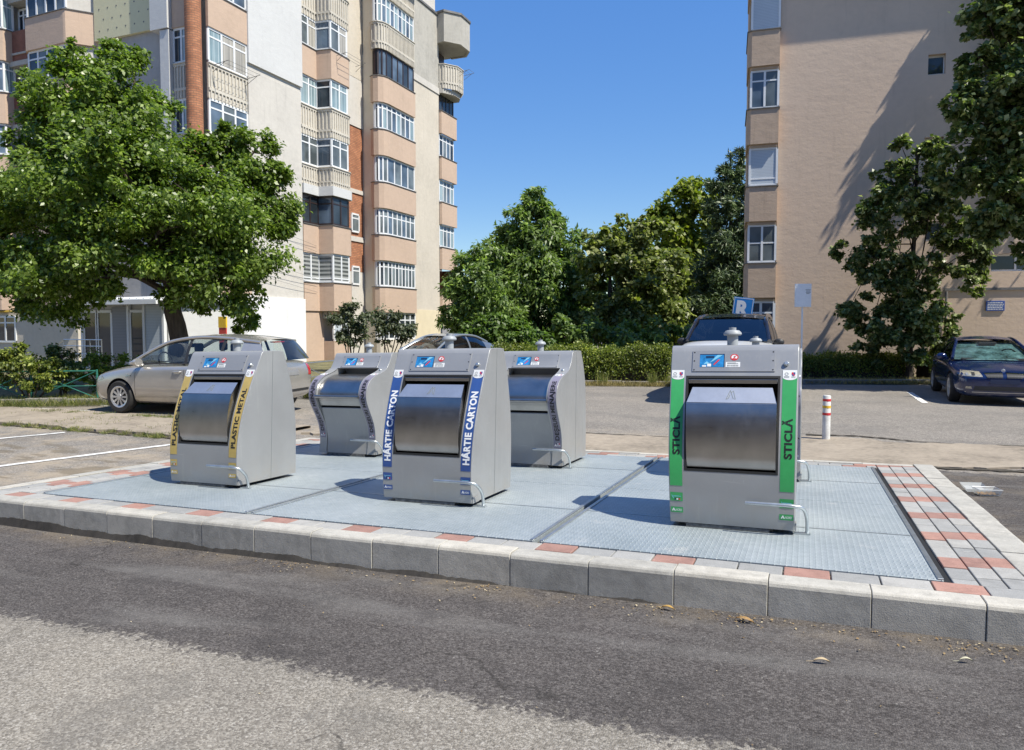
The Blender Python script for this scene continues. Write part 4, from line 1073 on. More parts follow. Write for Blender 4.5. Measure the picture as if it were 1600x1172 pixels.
# ---- the tan block on the right
C = thing('apartment_building', 'tan rendered apartment block with a blank gable on the right', 'apartment building', (-1.0, 26.5, 0))
RY = 26.5; RBR = radians(5.5)   # the block stands slightly turned
def gable(m):
    holes = [(3.49, 3.99, 9.77, 10.41), (3.45, 4.01, 7.13, 7.78), (3.55, 4.08, 4.45, 5.08), (5.45, 6.9, 3.42, 3.97), (5.1, 5.9, 9.0, 9.8), (8, 9.4, 6.0, 7.2)]
    xs_ = sorted({-1.02, 16} | {h[0] for h in holes} | {h[1] for h in holes}); zs_ = sorted({-.2, 16.2} | {h[2] for h in holes} | {h[3] for h in holes})
    for a, b in zip(xs_[:-1], xs_[1:]):
        for c, d in zip(zs_[:-1], zs_[1:]):
            if any(h[0] <= (a+b)/2 <= h[1] and h[2] <= (c+d)/2 <= h[3] for h in holes): continue
            m.quad((a, RY, c), (b, RY, c), (b, RY, d), (a, RY, d))
    for (a, b, c, d) in holes:
        y2 = RY + .22
        m.quad((a, RY, c), (a, RY, d), (a, y2, d), (a, y2, c)); m.quad((b, RY, d), (b, RY, c), (b, y2, c), (b, y2, d)); m.quad((a, RY, d), (b, RY, d), (b, y2, d), (a, y2, d)); m.quad((b, RY, c), (a, RY, c), (a, y2, c), (b, y2, c))
    m.quad((-1.02, RY, -.2), (-1.02, RY, 16.2), (-1.02, 30, 16.2), (-1.02, 30, -.2)); m.quad((16, RY, 16.2), (16, RY, -.2), (16, 30, -.2), (16, 30, 16.2))
part(C, 'gable_wall', M_tan, gable)
part(C, 'rear_core', M_tanb, lambda m: m.box(-2.0, 15.9, 27.35, 30, -.2, 16.1))
part(C, 'roof_slab', M_tanb, lambda m: m.box(-1.9, 16.4, 25.98, 30.4, 16.2, 16.5))
part(C, 'roof_balcony', M_tanb, lambda m: m.box(-.9, 16.4, 25.78, 26.495, 14.75, 15.9))
for (a, b, c, d, gl) in ((3.49, 3.99, 9.77, 10.41, G_dark), (3.45, 4.01, 7.13, 7.78, G_dark), (3.55, 4.08, 4.45, 5.08, G_blue), (5.45, 6.9, 3.42, 3.97, G_dark), (5.1, 5.9, 9.0, 9.8, G_blue), (8, 9.4, 6, 7.2, G_dark)):
    glazing(C, [(a, RY + .19), (b, RY + .19)], c, d, pane=gl, mull=.6 if b - a > .7 else 2, trans=0, fw=.06)
pr = [(-2.05, 28.4), (-2.05, 26.36), (-1.93, 26.26), (-1.03, 26.26), (-1.03, 26.5)]
for k in range(1, 6):
    band(C, pr, HEAD(k-1) + .3, SILL(k) + .2, M_tanb, th=.12)
    part(C, 'balcony_slab', M_tanb, lambda m: m.prism([(-1.98, 28.3), (-1.98, 26.42), (-1.9, 26.35), (-1.05, 26.35), (-1.05, 28.3)][::1], HEAD(k-1) + .2, HEAD(k-1) + .298))
    pane = {1: [G_mid, G_mid], 2: [G_shut], 3: [G_blue, G_mid], 4: [G_shut], 5: [G_shut]}[k]
    glazing(C, [(-1.93, 28.3), (-1.93, 26.42), (-1.05, 26.42)], SILL(k) + .238, HEAD(k) + .198, pane=pane, mull=.47 if k in (1, 3) else .95, trans={1: .52, 2: .2, 3: .72, 4: 0, 5: 0}[k], fw=.07)
glazing(C, [(-1.93, 28.3), (-1.93, 26.42), (-1.05, 26.42)], .95, HEAD(0) + .198, pane=G_blue, mull=.47)
part(C, 'balcony_base', M_tanb, lambda m: m.prism([(-1.98, 28.3), (-1.98, 26.42), (-1.9, 26.3), (-1.05, 26.3), (-1.05, 28.3)], -.2, .93))
part(C, 'string_course', M_metalg, lambda m: m.box(4.15, 16, RY - .05, RY - .003, 2.82, 2.9))
part(C, 'drain_pipe', M_metalg, lambda m: m.tube([(4.2, RY - .06, 0), (4.2, RY - .06, 2.8)], .035, 8))
for q in ((5.2, 6.3, .88, .98), (3.95, 4.35, .7, .86)): part(C, 'basement_vent', M_black, lambda m: m.box(q[0], q[1], RY - .03, RY - .003, q[2], q[3]))
world_parts(C); C.rotation_euler = (0, 0, RBR)
def rot_obj(o): o.matrix_world = Matrix.Translation((-1, 26.5, 0)) @ Matrix.Rotation(RBR, 4, 'Z') @ Matrix.Translation((1, -26.5, 0))
mb = MB(); mb.box(5.34, 5.86, RY - .04, RY - .004, 2.16, 2.48); P_ = tag(mb.build('wall_plaque', pm('blue_enamel', (.05, .10, .33), .35), bevel=.006), 'small blue and white plaque on the tan wall above the blue car', 'plaque')
mb = MB(); rr = random.Random(6)
for k in range(5):
    x = 5.38
    while x < 5.8:
        w = rr.uniform(.02, .08); mb.quad((x, RY - .0425, 2.2 + .052*k), (min(x + w, 5.83), RY - .0425, 2.2 + .052*k), (min(x + w, 5.83), RY - .0425, 2.225 + .052*k), (x, RY - .0425, 2.225 + .052*k)); x += w + .014
mb.build('lettering', M_stkw, P_); rot_obj(P_)
# ---- the block across the road behind the viewer (mirrored in the steel and in the panes)
E_ = thing('apartment_building', 'brownish apartment block across the road behind the viewer', 'apartment building', (-4, -24, 0))
part(E_, 'wall', stucco('brown_render', (.20, .165, .135)), lambda m: m.box(-42, 26, -40, -24, -.3, 17))
for k in range(6): part(E_, 'balcony_parapet', M_tanb, lambda m: m.box(-41, 25, -24, -23.2, .4 + 2.7*k, 1.5 + 2.7*k))
world_parts(E_)
# ------------------------------------------------------------------ vehicles
from mathutils.bvhtree import BVHTree
def car_paint(name, col, metal=.35, rough=.3):
    m, nt, out = newmat(name); t = NT(nt); p = t.pos()
    f = t.noise(p, 3, 4); c = t.ramp(f, [(.3, tuple(q*.93 for q in col)), (.7, tuple(min(1, q*1.05) for q in col))])
    x, y, z = t.xyz(p); d = t.math('MULTIPLY', t.step(z, .65, .15), t.step(t.noise(p, 6, 5), .35, .7))
    c = t.mix(t.math('MULTIPLY', d, .35), c, (.22, .19, .15))
    sh = t.bsdf(c, rough, metal, None, Coat_Weight=.8, Coat_Roughness=.06); t.l(sh.outputs[0], out.inputs[0]); return m
def car_glass(name, tint, ref=.12):
    m, nt, out = newmat(name); t = NT(nt)
    lw = t.n('ShaderNodeLayerWeight'); lw.inputs['Blend'].default_value = .35
    tr = t.n('ShaderNodeBsdfTransparent'); tr.inputs[0].default_value = (*tint, 1)
    gl = t.n('ShaderNodeBsdfGlossy'); gl.inputs['Roughness'].default_value = .02; gl.inputs[0].default_value = (.95, .97, 1, 1)
    mx = t.n('ShaderNodeMixShader'); t.l(t.math('ADD', t.math('MULTIPLY', t.math('POWER', lw.outputs['Facing'], 2.5), .8), ref, clamp=True), mx.inputs[0])
    t.l(tr.outputs[0], mx.inputs[1]); t.l(gl.outputs[0], mx.inputs[2]); t.l(mx.outputs[0], out.inputs[0]); return m
M_glass = car_glass('car_window_glass', (.74, .79, .78), .05); M_glassd = car_glass('car_tinted_glass', (.06, .07, .08), .10)
M_glassw = car_glass('windscreen_glass', (.72, .78, .78), .08)
M_tyre = pm('tyre_rubber', (.022, .021, .02), .8, var=.2, vs=12); M_rim = pm('alloy_rim', (.55, .55, .55), .35, .7, var=.08); M_trim = pm('black_plastic_trim', (.025, .025, .026), .5, var=.1)
M_seat = pm('dark_seat_cloth', (.03, .03, .032), .8, var=.2); M_chrome = pm('chrome', (.75, .76, .77), .12, 1, var=0); M_lamp = pm('headlamp_lens', (.42, .385, .30), .08, .3, var=.3, vs=18, Coat_Weight=1.0); M_tail = pm('tail_lamp', (.42, .02, .02), .15, var=.15, vs=20, Coat_Weight=.8)
M_well = pm('wheel_well', (.012, .012, .012), .9, var=0)
M_shade = pm('silver_sun_shade', (.30, .52, .62), .28, .6, var=.62, vs=4.5, bump=.6, bs=9, dist=.05)

def interp(P, x, k):
    xs_ = [q[0] for q in P][::-1]; ys_ = [q[k] for q in P][::-1]
    return float(np.interp(x, xs_, ys_))
def make_car(label, cat, S, paint, roofm, glass, glassw, group=None):
    root = thing(S.get('name', 'parked_car'), label, cat, group=group)
    ring = []
    for (x, zb, zt, zs, hw) in S['st']:
        h = [(0, zb), (.78*hw, zb), (.93*hw, zb + .05), (.985*hw, zb + .2), (hw, .5*(zb + zs) + .06), (.985*hw, zs - .07), (.925*hw, zs), (.52*hw, zs + (zt - zs)*.8), (0, zt)]
        ring.append([(x, y, z) for y, z in h] + [(x, -y, z) for y, z in h[-2:0:-1]])
    mb = MB(); n = len(ring[0])
    for r in ring:
        for p in r: mb.vert(p)
    for i in range(len(ring)-1):
        for j in range(n): a, b = i*n + j, i*n + (j+1) % n; mb.face((a, a+n, b+n, b))
    mb.face(range(n)); mb.face([(len(ring)-1)*n + j for j in range(n)][::-1])
    body = mb.build('body', [paint, M_well], root, smooth=True, subsurf=2, fixn=True)
    # wheel arches cut out of the body
    R = S['wr']; cut = MB()
    for ax in S['axles']:
        for sy in (-1, 1): cut.lathe([(R*1.13, sy*.55), (R*1.13, sy*1.2)] if sy > 0 else [(R*1.13, -1.2), (R*1.13, -.55)], 40, (ax, 0, R*1.02), 'y')
    co = cut.build('cutter', M_well, fixn=True)
    bo = body.modifiers.new('arches', 'BOOLEAN'); bo.operation = 'DIFFERENCE'; bo.object = co; bo.solver = 'EXACT'
    try: bo.material_mode = 'TRANSFER'
    except Exception: pass
    bpy.context.view_layer.update(); dg = bpy.context.evaluated_depsgraph_get()
    me = bpy.data.meshes.new_from_object(body.evaluated_get(dg)); body.modifiers.clear(); body.data = me; me.name = 'body'
    bpy.data.objects.remove(co)
    try: me.set_sharp_from_angle(angle=radians(40))
    except Exception: pass
    bm = bmesh.new(); bm.from_mesh(me); bvh = BVHTree.FromBMesh(bm); bm.free()
    def hit(kind, a, b, off):
        if kind == 'f': o, d = Vector((5, a, b)), Vector((-1, 0, 0))
        elif kind == 'r': o, d = Vector((-5, a, b)), Vector((1, 0, 0))
        elif kind == 'l': o, d = Vector((a, 3, b)), Vector((0, -1, 0))
        elif kind == 't': o, d = Vector((a, b, 3)), Vector((0, 0, -1))
        else: o, d = Vector((a, -3, b)), Vector((0, 1, 0))
        h = bvh.ray_cast(o, d)
        if h[0] is None: return None
        return h[0] - d*off
    def decal(name, kind, q, mat, off=.006, n=6, parent=None, thick=None):
        """patch laid on the body: q = four (a, b) corners"""
        mb = MB(); P = {}
        for i in range(n+1):
            for j in range(n+1):
                s, t = i/n, j/n
                a = (q[0][0]*(1-s) + q[1][0]*s)*(1-t) + (q[3][0]*(1-s) + q[2][0]*s)*t; b = (q[0][1]*(1-s) + q[1][1]*s)*(1-t) + (q[3][1]*(1-s) + q[2][1]*s)*t
                P[i, j] = hit(kind, a, b, off)
        good = [p for p in P.values() if p is not None]
        if not good: return None
        for k, p in P.items():
            if p is None: P[k] = min(good, key=lambda g: 1)
        mb.grid(n, n, lambda i, j: P[i, j]); return mb.build(name, mat, parent or root, smooth=True)
    # greenhouse
    rail = S['rail']; na = S['na']; beltz = S['belt']; byw = S['bw']
    ws_b = rail[0]
    def row(i, t, kind):
        p = rail[i]; y = p[2]; return p
    # windscreen
    mb = MB(); pts = catmull([rail[k] for k in range(na+1)], 6) if na > 1 else np.array([np.array(rail[0]) + (np.array(rail[1]) - np.array(rail[0]))*t for t in np.linspace(0, 1, 8)])
    N = 10; fb = S.get('wsb', .16)
    mb.grid(len(pts)-1, N, lambda i, j: (pts[i][0] + fb*(1 - (2*j/N - 1)**2)*(1 - .55*i/(len(pts)-1)), pts[i][2]*(1 - 2*j/N)*.97, pts[i][1] + .02*(1 - (2*j/N-1)**2)*i/(len(pts)-1)))
    mb.build('windscreen', glassw, root, smooth=True)
    # roof
    rp = catmull([rail[k] for k in range(na, len(rail))], 6); mb = MB(); cr = S.get('crown', .05)
    def roofp(i, j):
        u = 2*j/N - 1; p = rp[i]
        xf = fb*.45*(1-u*u) if i == 0 else 0
        return (p[0] + xf*(1 if i == 0 else 0) , p[2]*-u*1.02, p[1] + cr*(1-u*u) + .005)
    mb.grid(len(rp)-1, N, roofp); roof = mb.build('roof', roofm, root, smooth=True)
    mb = MB()
    for sy in (1, -1):
        mb.tube([(p[0], p[2]*sy, p[1]) for p in catmull(rail, 5)], S.get('pr', .034), 8)
    mb.build('roof_rail', roofm, root, smooth=True)
    # rear window
    (xr, zr, yr), (xq, zq, yq) = rail[-1], S['rw']
    mb = MB(); mb.grid(6, N, lambda i, j: (xr + (xq-xr)*i/6 - .10*(1-(2*j/N-1)**2), (yr + (yq-yr)*i/6)*(1-2*j/N), zr + (zq-zr)*i/6 + .03*(1-i/6)*(1-(2*j/N-1)**2)))
    mb.build('rear_window', glass, root, smooth=True)
    # side panes, pillars
    for sy in (1, -1):
        def top(x): return Vector((x, (interp(rail, x, 2) + .004)*sy, interp(rail, x, 1) - .028))
        def bot(x): return Vector((x, byw*sy, float(np.interp(x, [-3, 3], [beltz[0], beltz[1]]))))
        def strip_(x0, x1, off=0, n=10):
            mb = MB(); M_ = 4
            def fn(i, j):
                x = x0 + (x1-x0)*i/n; a, b = bot(x), top(x)
                if b.z < a.z: b = a.copy()
                p = a + (b-a)*j/M_; p.y += sy*(.03*4*(j/M_)*(1-j/M_) + off); return p
            mb.grid(n, M_, fn); return mb
        for (x0, x1) in S['panes']: strip_(x0, x1).build('side_window', glass, root, smooth=True)
        for (x0, x1, m) in S['pillars']: strip_(x0, x1, .004, 6).build('pillar', {'p': paint, 'r': roofm, 'b': M_trim}[m], root, smooth=True)
        # rear quarter between last pillar and rear window
        x0 = S['qx']; mb = MB()
        def fn(i, j):
            t = i/6; a0, b0 = bot(x0), top(x0); a1 = Vector((xq, yq*sy*1.03, zq)); b1 = Vector((xr, yr*sy, zr))
            a, b = a0 + (a1-a0)*t, b0 + (b1-b0)*t; p = a + (b-a)*j/4; p.y += sy*.025*4*(j/4)*(1-j/4); return p
        mb.grid(6, 4, fn); mb.build('pillar', roofm if S.get('qroof') else paint, root, smooth=True)
        mb = MB(); xs_ = np.linspace(S['panes'][0][0], S['panes'][-1][1], 24)
        mb.tube([bot(x) + Vector((0, .006*sy, .0)) for x in xs_], .013, 5); mb.tube([top(x) + Vector((0, .008*sy, .006)) for x in xs_], .014, 5); mb.build('window_trim', M_trim, root, smooth=True)
        # mirrors
        mx, my, mz = S['mir']; mb = MB()
        mb.lathe([(.0, -.07), (.05, -.062), (.078, -.03), (.084, .01), (.076, .04), (.0, .045)], 16, (mx, (my + .09)*sy, mz), 'x')
        for k in range(len(mb.v)): p = mb.v[k]; mb.v[k] = (mx - (p[0]-mx)*.9, (my + .09)*sy + (p[1] - (my+.09)*sy)*1.35, mz + (p[2]-mz)*.95)
        mb.tube([(mx - .01, (my - .06)*sy, mz - .05), (mx, (my + .04)*sy, mz - .03)], .025, 8); mb.build('wing_mirror', S.get('mirm', paint), root, smooth=True)
        for ax in S['axles']:
            W = .2; yy = S['tr']*sy; c = (ax, yy, R)
            mb = MB(); mb.lathe([(R*.66, -W/2), (R*.9, -W/2 - .004), (R*.975, -W/2 + .025), (R, -W/4), (R, W/4), (R*.975, W/2 - .025), (R*.9, W/2 + .004), (R*.66, W/2)], 36, c, 'y', False); wh_ = mb.build('wheel', M_tyre, root, smooth=True)
            mb = MB(); o = sy*W/2
            mb.lathe([(R*.58, o*.2), (R*.68, o*.98), (R*.65, o*1.02), (R*.55, o*.9), (R*.53, o*.2)], 32, c, 'y', False); mb.lathe([(.0, o*.95), (.05, o*.93), (.06, o*.6)], 14, c, 'y')
            ns = S.get('spokes', 10)
            for k in range(ns):
                t = 2*pi*k/ns; d = Vector((cos(t), 0, sin(t))); e = Vector((-sin(t), 0, cos(t))); Cc = Vector(c); w0, w1 = .016, .022
                i0 = len(mb.v)
                for (rad, oo, w) in ((.03, o*.86, w0), (R*.6, o*.86, w1)):
                    for s2 in (-1, 1):
                        for dep in (0, -sy*.03): mb.v.append(tuple(Cc + d*rad + e*w*s2 + Vector((0, oo + dep, 0))))
                for f in ((0,2,6,4), (1,5,7,3), (0,4,5,1), (2,3,7,6)): mb.face([i0+q for q in f])
            mb.build('rim', M_rim, wh_, smooth=True, angle=30)
            mb = MB(); mb.lathe([(.0, o*.3), (R*.6, o*.3)], 24, c, 'y'); mb.build('brake_disc', M_well, wh_)
        # seams, handles
        kd = 'l' if sy > 0 else 'R'
        for x in S['seams']:
            decal('door_seam', kd, [(x, .30), (x + .007, .30), (x + .007 - .02, beltz[0] - .06), (x - .02, beltz[0] - .06)], M_well, .002, 8)
        for x in S['handles']:
            p = hit(kd, x, beltz[0] - .17, .0)
            if p: mb = MB(); mb.tube([p + Vector((-.09, 0, 0)), p + Vector((-.07, .028*sy, 0)), p + Vector((.07, .028*sy, 0)), p + Vector((.09, 0, 0))], .014, 8); mb.build('door_handle', paint, root, smooth=True)
        decal('rub_strip', kd, [(-1.0, .50), (.9, .50), (.9, .535), (-1.0, .535)], S.get('rub', paint), .008, 10)
    # interior
    mb = MB()
    for y in (-.36, .36):
        for x in (S['seatx'], S['seatx'] - .85):
            mb.box(x - .1, x + .06, y - .22, y + .22, beltz[0] - .1, beltz[0] + .16); mb.box(x - .07, x + .01, y - .11, y + .11, beltz[0] + .19, beltz[0] + .36)
    mb.build('seats', M_seat, root, bevel=.04, seg=3)
    mb = MB(); dx = rail[0][0] - .1; mb.box(dx - .3, dx + .1, -.62, .62, beltz[1] - .1, beltz[1] + .02); mb.build('dashboard', M_seat, root, bevel=.04, seg=3)
    mb = MB(); mb.tube([(dx - .38 + .12*sin(t)*.4, .36 + .18*cos(t), beltz[1] + .05 + .17*sin(t)) for t in np.linspace(0, 2*pi, 22)], .015, 6); mb.build('steering_wheel', M_seat, root, smooth=True)
    mb = MB(); mb.box(rail[na][0] - .02, rail[na][0] + .04, -.11, .11, rail[na][1] - .13, rail[na][1] - .05); mb.build('interior_mirror', M_trim, root, bevel=.01)
    S['decal'] = decal; S['hit'] = hit
    # front and rear lamps, plates
    f = S['front']
    for sy in (1, -1):
        q = [(a*sy, b) for a, b in f['lamp']]; hl = decal('headlight', 'f', q, M_lamp, .006)
        q = [(a*sy, b) for a, b in S['rear']]; decal('tail_light', 'r', q, M_tail, .006)
    return root, decal, hit

# silver hatchback
S1 = dict(st=[(2.16, .36, .56, .55, .50), (2.10, .22, .70, .66, .74), (1.86, .19, .835, .79, .84), (1.32, .18, .935, .885, .88), (.98, .18, .985, .925, .885), (.3, .18, .975, .95, .888), (-.6, .18, .985, .97, .888), (-1.4, .2, 1.01, 1.0, .875), (-1.84, .25, 1.03, 1.01, .83), (-2.02, .30, .98, .94, .77), (-2.07, .38, .72, .70, .72)],
          wr=.318, axles=(1.32, -1.32), tr=.785, rail=[(1.12, .965, .77), (.66, 1.22, .68), (.24, 1.395, .605), (-.35, 1.475, .58), (-1.0, 1.468, .58), (-1.78, 1.39, .57)], na=2, belt=(1.0, .955), bw=.80, rw=(-2.02, 1.04, .68),
          panes=[(.86, -.20), (-.27, -.98), (-1.05, -1.42)], pillars=[(-.20, -.27, 'b'), (-.98, -1.05, 'b')], qx=-1.42, mir=(.78, .86, 1.0), seams=(.93, -.235, -1.12), handles=(-.1, -.98), seatx=-.15, front=dict(lamp=[(.50, .60), (.74, .58), (.72, .74), (.56, .72)]), rear=[(.60, .72), (.76, .72), (.76, .96), (.62, .98)])
c1, dc, ht = make_car('silver beige hatchback parked behind the gold column', 'car', S1, car_paint('silver_beige_paint', (.50, .48, .45), .6, .26), car_paint('silver_beige_paint_roof', (.50, .48, .45), .6, .26), M_glass, M_glassw, 'parked cars')
dc('number_plate', 'r', [(-.26, .74), (.26, .74), (.26, .85), (-.26, .85)], M_rim, .008)
dc('headlight', 'l', [(1.74, .66), (2.04, .60), (2.07, .68), (1.84, .745)], M_lamp, .006)
dc('shut_line', 'l', [(1.02, .93), (1.70, .80), (1.70, .807), (1.02, .937)], M_well, .003)
dc('bumper_strip', 'r', [(-.6, .42), (.6, .42), (.6, .47), (-.6, .47)], M_trim, .006)
dc('brake_light', 't', [(-1.70, -.16), (-1.75, -.16), (-1.75, .16), (-1.70, .16)], M_tail, .01)
mb = MB(); mb.box(-1.80, -1.70, -.17, .17, 1.375, 1.395); mb.build('high_brake_light', M_tail, c1, bevel=.006)
dc('side_badge', 'l', [(1.02, .72), (1.14, .72), (1.14, .75), (1.02, .75)], M_chrome, .006, 2)
c1.location = (-11.17, 10.96, 0); c1.scale = (.965, 1, 1); c1.rotation_euler = (0, 0, radians(186.3))
# dark blue saloon
S2 = dict(st=[(2.28, .32, .60, .58, .52), (2.24, .2, .68, .655, .74), (2.0, .17, .77, .735, .86), (1.4, .17, .87, .83, .90), (.86, .17, .955, .90, .908), (.2, .18, .965, .93, .91), (-.8, .18, .98, .955, .91), (-1.5, .2, 1.0, .98, .895), (-2.0, .25, 1.02, .98, .84), (-2.2, .32, .95, .92, .77), (-2.24, .42, .75, .72, .7)],
          wr=.322, axles=(1.42, -1.34), tr=.80, rail=[(1.0, .955, .79), (.55, 1.17, .69), (.12, 1.335, .60), (-.4, 1.395, .575), (-.95, 1.355, .57), (-1.25, 1.30, .57)], na=2, belt=(.975, .945), bw=.815, rw=(-1.75, 1.02, .64),
          panes=[(.72, -.25), (-.33, -1.0)], pillars=[(-.25, -.33, 'b')], qx=-1.0, mir=(.66, .87, .985), seams=(.85, -.29, -1.2), handles=(-.15, -1.05), seatx=-.15, spokes=14, front=dict(lamp=[(.39, .615), (.80, .63), (.755, .745), (.44, .725)]), rear=[(.5, .72), (.74, .72), (.74, .9), (.5, .9)])
bluep = car_paint('dark_blue_paint', (.005, .018, .085), .25, .22)
c2, dc, ht = make_car('dark blue saloon parked in the tree shade at the right edge', 'car', S2, bluep, bluep, M_glassd, M_glassw, 'parked cars')
M_gbar = pm('dull_grille_bar', (.10, .10, .11), .4, .5)
for sy in (1, -1):
    dc('grille', 'f', [(.035*sy, .60), (.31*sy, .60), (.36*sy, .685), (.035*sy, .70)], M_trim, .010)
    dc('grille_surround', 'f', [(.03*sy, .70), (.365*sy, .685), (.365*sy, .70), (.03*sy, .718)], M_chrome, .014)
    for k in range(5): dc('grille_bar', 'f', [((.06 + .055*k)*sy, .605), ((.068 + .055*k)*sy, .605), ((.072 + .058*k)*sy, .695), ((.063 + .058*k)*sy, .695)], M_gbar, .012, 2)
    dc('fog_lamp', 'f', [(.58*sy, .36), (.70*sy, .365), (.69*sy, .41), (.60*sy, .41)], M_lamp, .012)
    dc('lamp_eye', 'f', [(.53*sy, .645), (.59*sy, .645), (.59*sy, .71), (.53*sy, .71)], M_trim, .012, 3); dc('lamp_eye', 'f', [(.65*sy, .65), (.69*sy, .65), (.69*sy, .70), (.65*sy, .70)], M_rim, .012, 3)
dc('lower_intake', 'f', [(-.56, .33), (.56, .33), (.53, .42), (-.53, .42)], M_trim, .009, 8)
dc('bumper_lip', 'f', [(-.70, .285), (.70, .285), (.70, .297), (-.70, .297)], M_rim, .006, 10)
dc('number_plate', 'f', [(-.26, .47), (.26, .47), (.26, .57), (-.26, .57)], pm('plate_dark', (.02, .03, .07), .4), .010)
mb = MB(); p = ht('f', 0, .735, 0); mb.lathe([(.0, .012), (.032, .010), (.038, .0)], 18, (p.x, 0, .748), 'x'); mb.build('bonnet_badge', M_rim, c2, smooth=True)
mb = MB(); N = 12
mb.grid(10, N, lambda i, j: (.99 - .92*i/10 + .13*(1-(2*j/N-1)**2)*(1-.5*i/10) - .05 + .012*sin(j*2.2 + i), (.74 - .17*i/10)*(1-2*j/N), .965 + .37*i/10 - .035)); mb.build('sun_shade', M_shade, c2, smooth=True)
mb = MB(); mb.box(.20, .30, -.17, .17, 1.235, 1.315); mb.build('windscreen_sensor', M_trim, c2, bevel=.02)
c2.location = (3.92, 19.98, 0); c2.rotation_euler = (0, 0, radians(-91.5))
# white off-roader with a black roof
S3 = dict(st=[(2.36, .45, .98, .95, .70), (2.28, .34, 1.13, 1.10, .90), (1.95, .3, 1.21, 1.17, .965), (1.4, .3, 1.27, 1.21, .98), (1.05, .3, 1.295, 1.24, .985), (.2, .3, 1.25, 1.22, .985), (-1.0, .3, 1.24, 1.21, .98), (-1.9, .33, 1.24, 1.2, .95), (-2.3, .4, 1.2, 1.15, .9), (-2.38, .5, .95, .92, .85)],
          name='parked_car', wr=.37, axles=(1.46, -1.45), tr=.84, rail=[(1.2, 1.27, .87), (.82, 1.53, .80), (.52, 1.72, .74), (-.4, 1.815, .72), (-1.5, 1.77, .71), (-2.0, 1.70, .70)], na=2, belt=(1.25, 1.26), bw=.90, rw=(-2.25, 1.25, .80), wsb=.10,
          panes=[(.88, -.2), (-.28, -1.15), (-1.23, -1.75)], pillars=[(-.2, -.28, 'b'), (-1.15, -1.23, 'b')], qx=-1.75, qroof=True, mir=(.82, .95, 1.24), mirm=M_trim, seams=(.9, -.24, -1.2), handles=(-.1, -1.1), seatx=-.1, pr=.045, front=dict(lamp=[(.55, .84), (.88, .85), (.86, 1.0), (.56, .98)]), rear=[(.7, .8), (.9, .8), (.9, 1.1), (.72, 1.1)])
blk = car_paint('gloss_black_roof', (.014, .014, .02), .1, .18)
c3, dc, ht = make_car('white off-roader with black roof behind the green column', 'car', S3, car_paint('white_car_paint', (.72, .73, .73), .0, .3), blk, M_glassd, car_glass('blue_windscreen', (.10, .13, .17), .10), 'parked cars')
dc('grille', 'f', [(-.5, .82), (.5, .82), (.5, 1.0), (-.5, 1.0)], M_trim, .01, 8)
c3.location = (-1.62, 18.0, 0); c3.scale = (1.03, 1.03, 1.07); c3.rotation_euler = (0, 0, radians(-91))
# blue-grey coupe hatch behind the blue column
S4 = dict(S1); S4['rail'] = [(1.12, .965, .77), (.66, 1.18, .68), (.2, 1.36, .605), (-.35, 1.43, .58), (-1.0, 1.38, .575), (-1.6, 1.2, .56)]; S4['panes'] = [(.86, -.45), (-.53, -1.3)]; S4['pillars'] = [(-.45, -.53, 'p')]; S4['qx'] = -1.3
c4, dc, ht = make_car('blue grey compact car with rounded roof behind the blue column', 'car', S4, car_paint('blue_grey_paint', (.16, .18, .21)), car_paint('blue_grey_paint_roof', (.24, .27, .31)), M_glassd, M_glassw, 'parked cars')
c4.location = (-10.15, 19.15, -.02); c4.scale = (.96, .94, 1); c4.rotation_euler = (0, 0, radians(256))
# ------------------------------------------------------------------ foliage
def leaf_mat(name, dark, mid, light, rough=.42, trans=.32, spec=.5):
    m, nt, out = newmat(name); t = NT(nt); g = t.n('ShaderNodeNewGeometry'); r = g.outputs['Random Per Island']
    c = t.ramp(r, [(0, dark), (.5, mid), (.88, light), (1, tuple(min(1, q*1.5) for q in light))])
    c = t.mix(1.0, c, t.ramp(t.noise(g.outputs['Position'], .8, 3), [(.3, (.72,)*3), (.7, (1.25, 1.22, 1.1))]), 'MULTIPLY')
    b = t.bsdf(c, rough, 0, Specular_IOR_Level=spec); tr = t.n('ShaderNodeBsdfTranslucent'); t.l(t.mix(1.0, c, (1.5, 1.7, .8), 'MULTIPLY'), tr.inputs[0])
    mx = t.n('ShaderNodeMixShader'); mx.inputs[0].default_value = trans; t.l(b.outputs[0], mx.inputs[1]); t.l(tr.outputs[0], mx.inputs[2]); t.l(mx.outputs[0], out.inputs[0]); return m
L_maple = leaf_mat('maple_leaves', (0.0616, 0.1098, 0.0146), (0.1176, 0.1848, 0.0246), (0.2072, 0.28, 0.056), 0.38, 0.42)
L_ash = leaf_mat('ash_leaves', (0.0743, 0.1242, 0.0351), (0.1283, 0.1998, 0.054), (0.2093, 0.2903, 0.0878), 0.45, 0.4)
L_linden = leaf_mat('linden_leaves', (0.045, 0.0775, 0.0225), (0.0875, 0.1313, 0.035), (0.275, 0.3125, 0.15), 0.4, 0.34)
L_olive = leaf_mat('olive_linden_leaves', (.075, .105, .026), (.14, .175, .042), (.29, .31, .13), .42, .42)
L_yellow = leaf_mat('yellow_green_leaves', (0.0935, 0.136, 0.0127), (0.1615, 0.2125, 0.0213), (0.255, 0.289, 0.0425), .5)
L_light = leaf_mat('elder_leaves', (.05, .10, .016), (.085, .15, .025), (.14, .21, .05), .5, .4)
L_pine = leaf_mat('pine_needles', (0.0338, 0.0624, 0.026), (0.0624, 0.104, 0.039), (0.117, 0.1625, 0.0585), .5, .1)
L_hedge = leaf_mat('hedge_leaves', (.065, .10, .016), (.14, .185, .028), (.27, .30, .06), .5, .35)
L_dull = leaf_mat('dull_shrub_leaves', (.04, .06, .03), (.07, .09, .045), (.12, .14, .08), .5, .25)
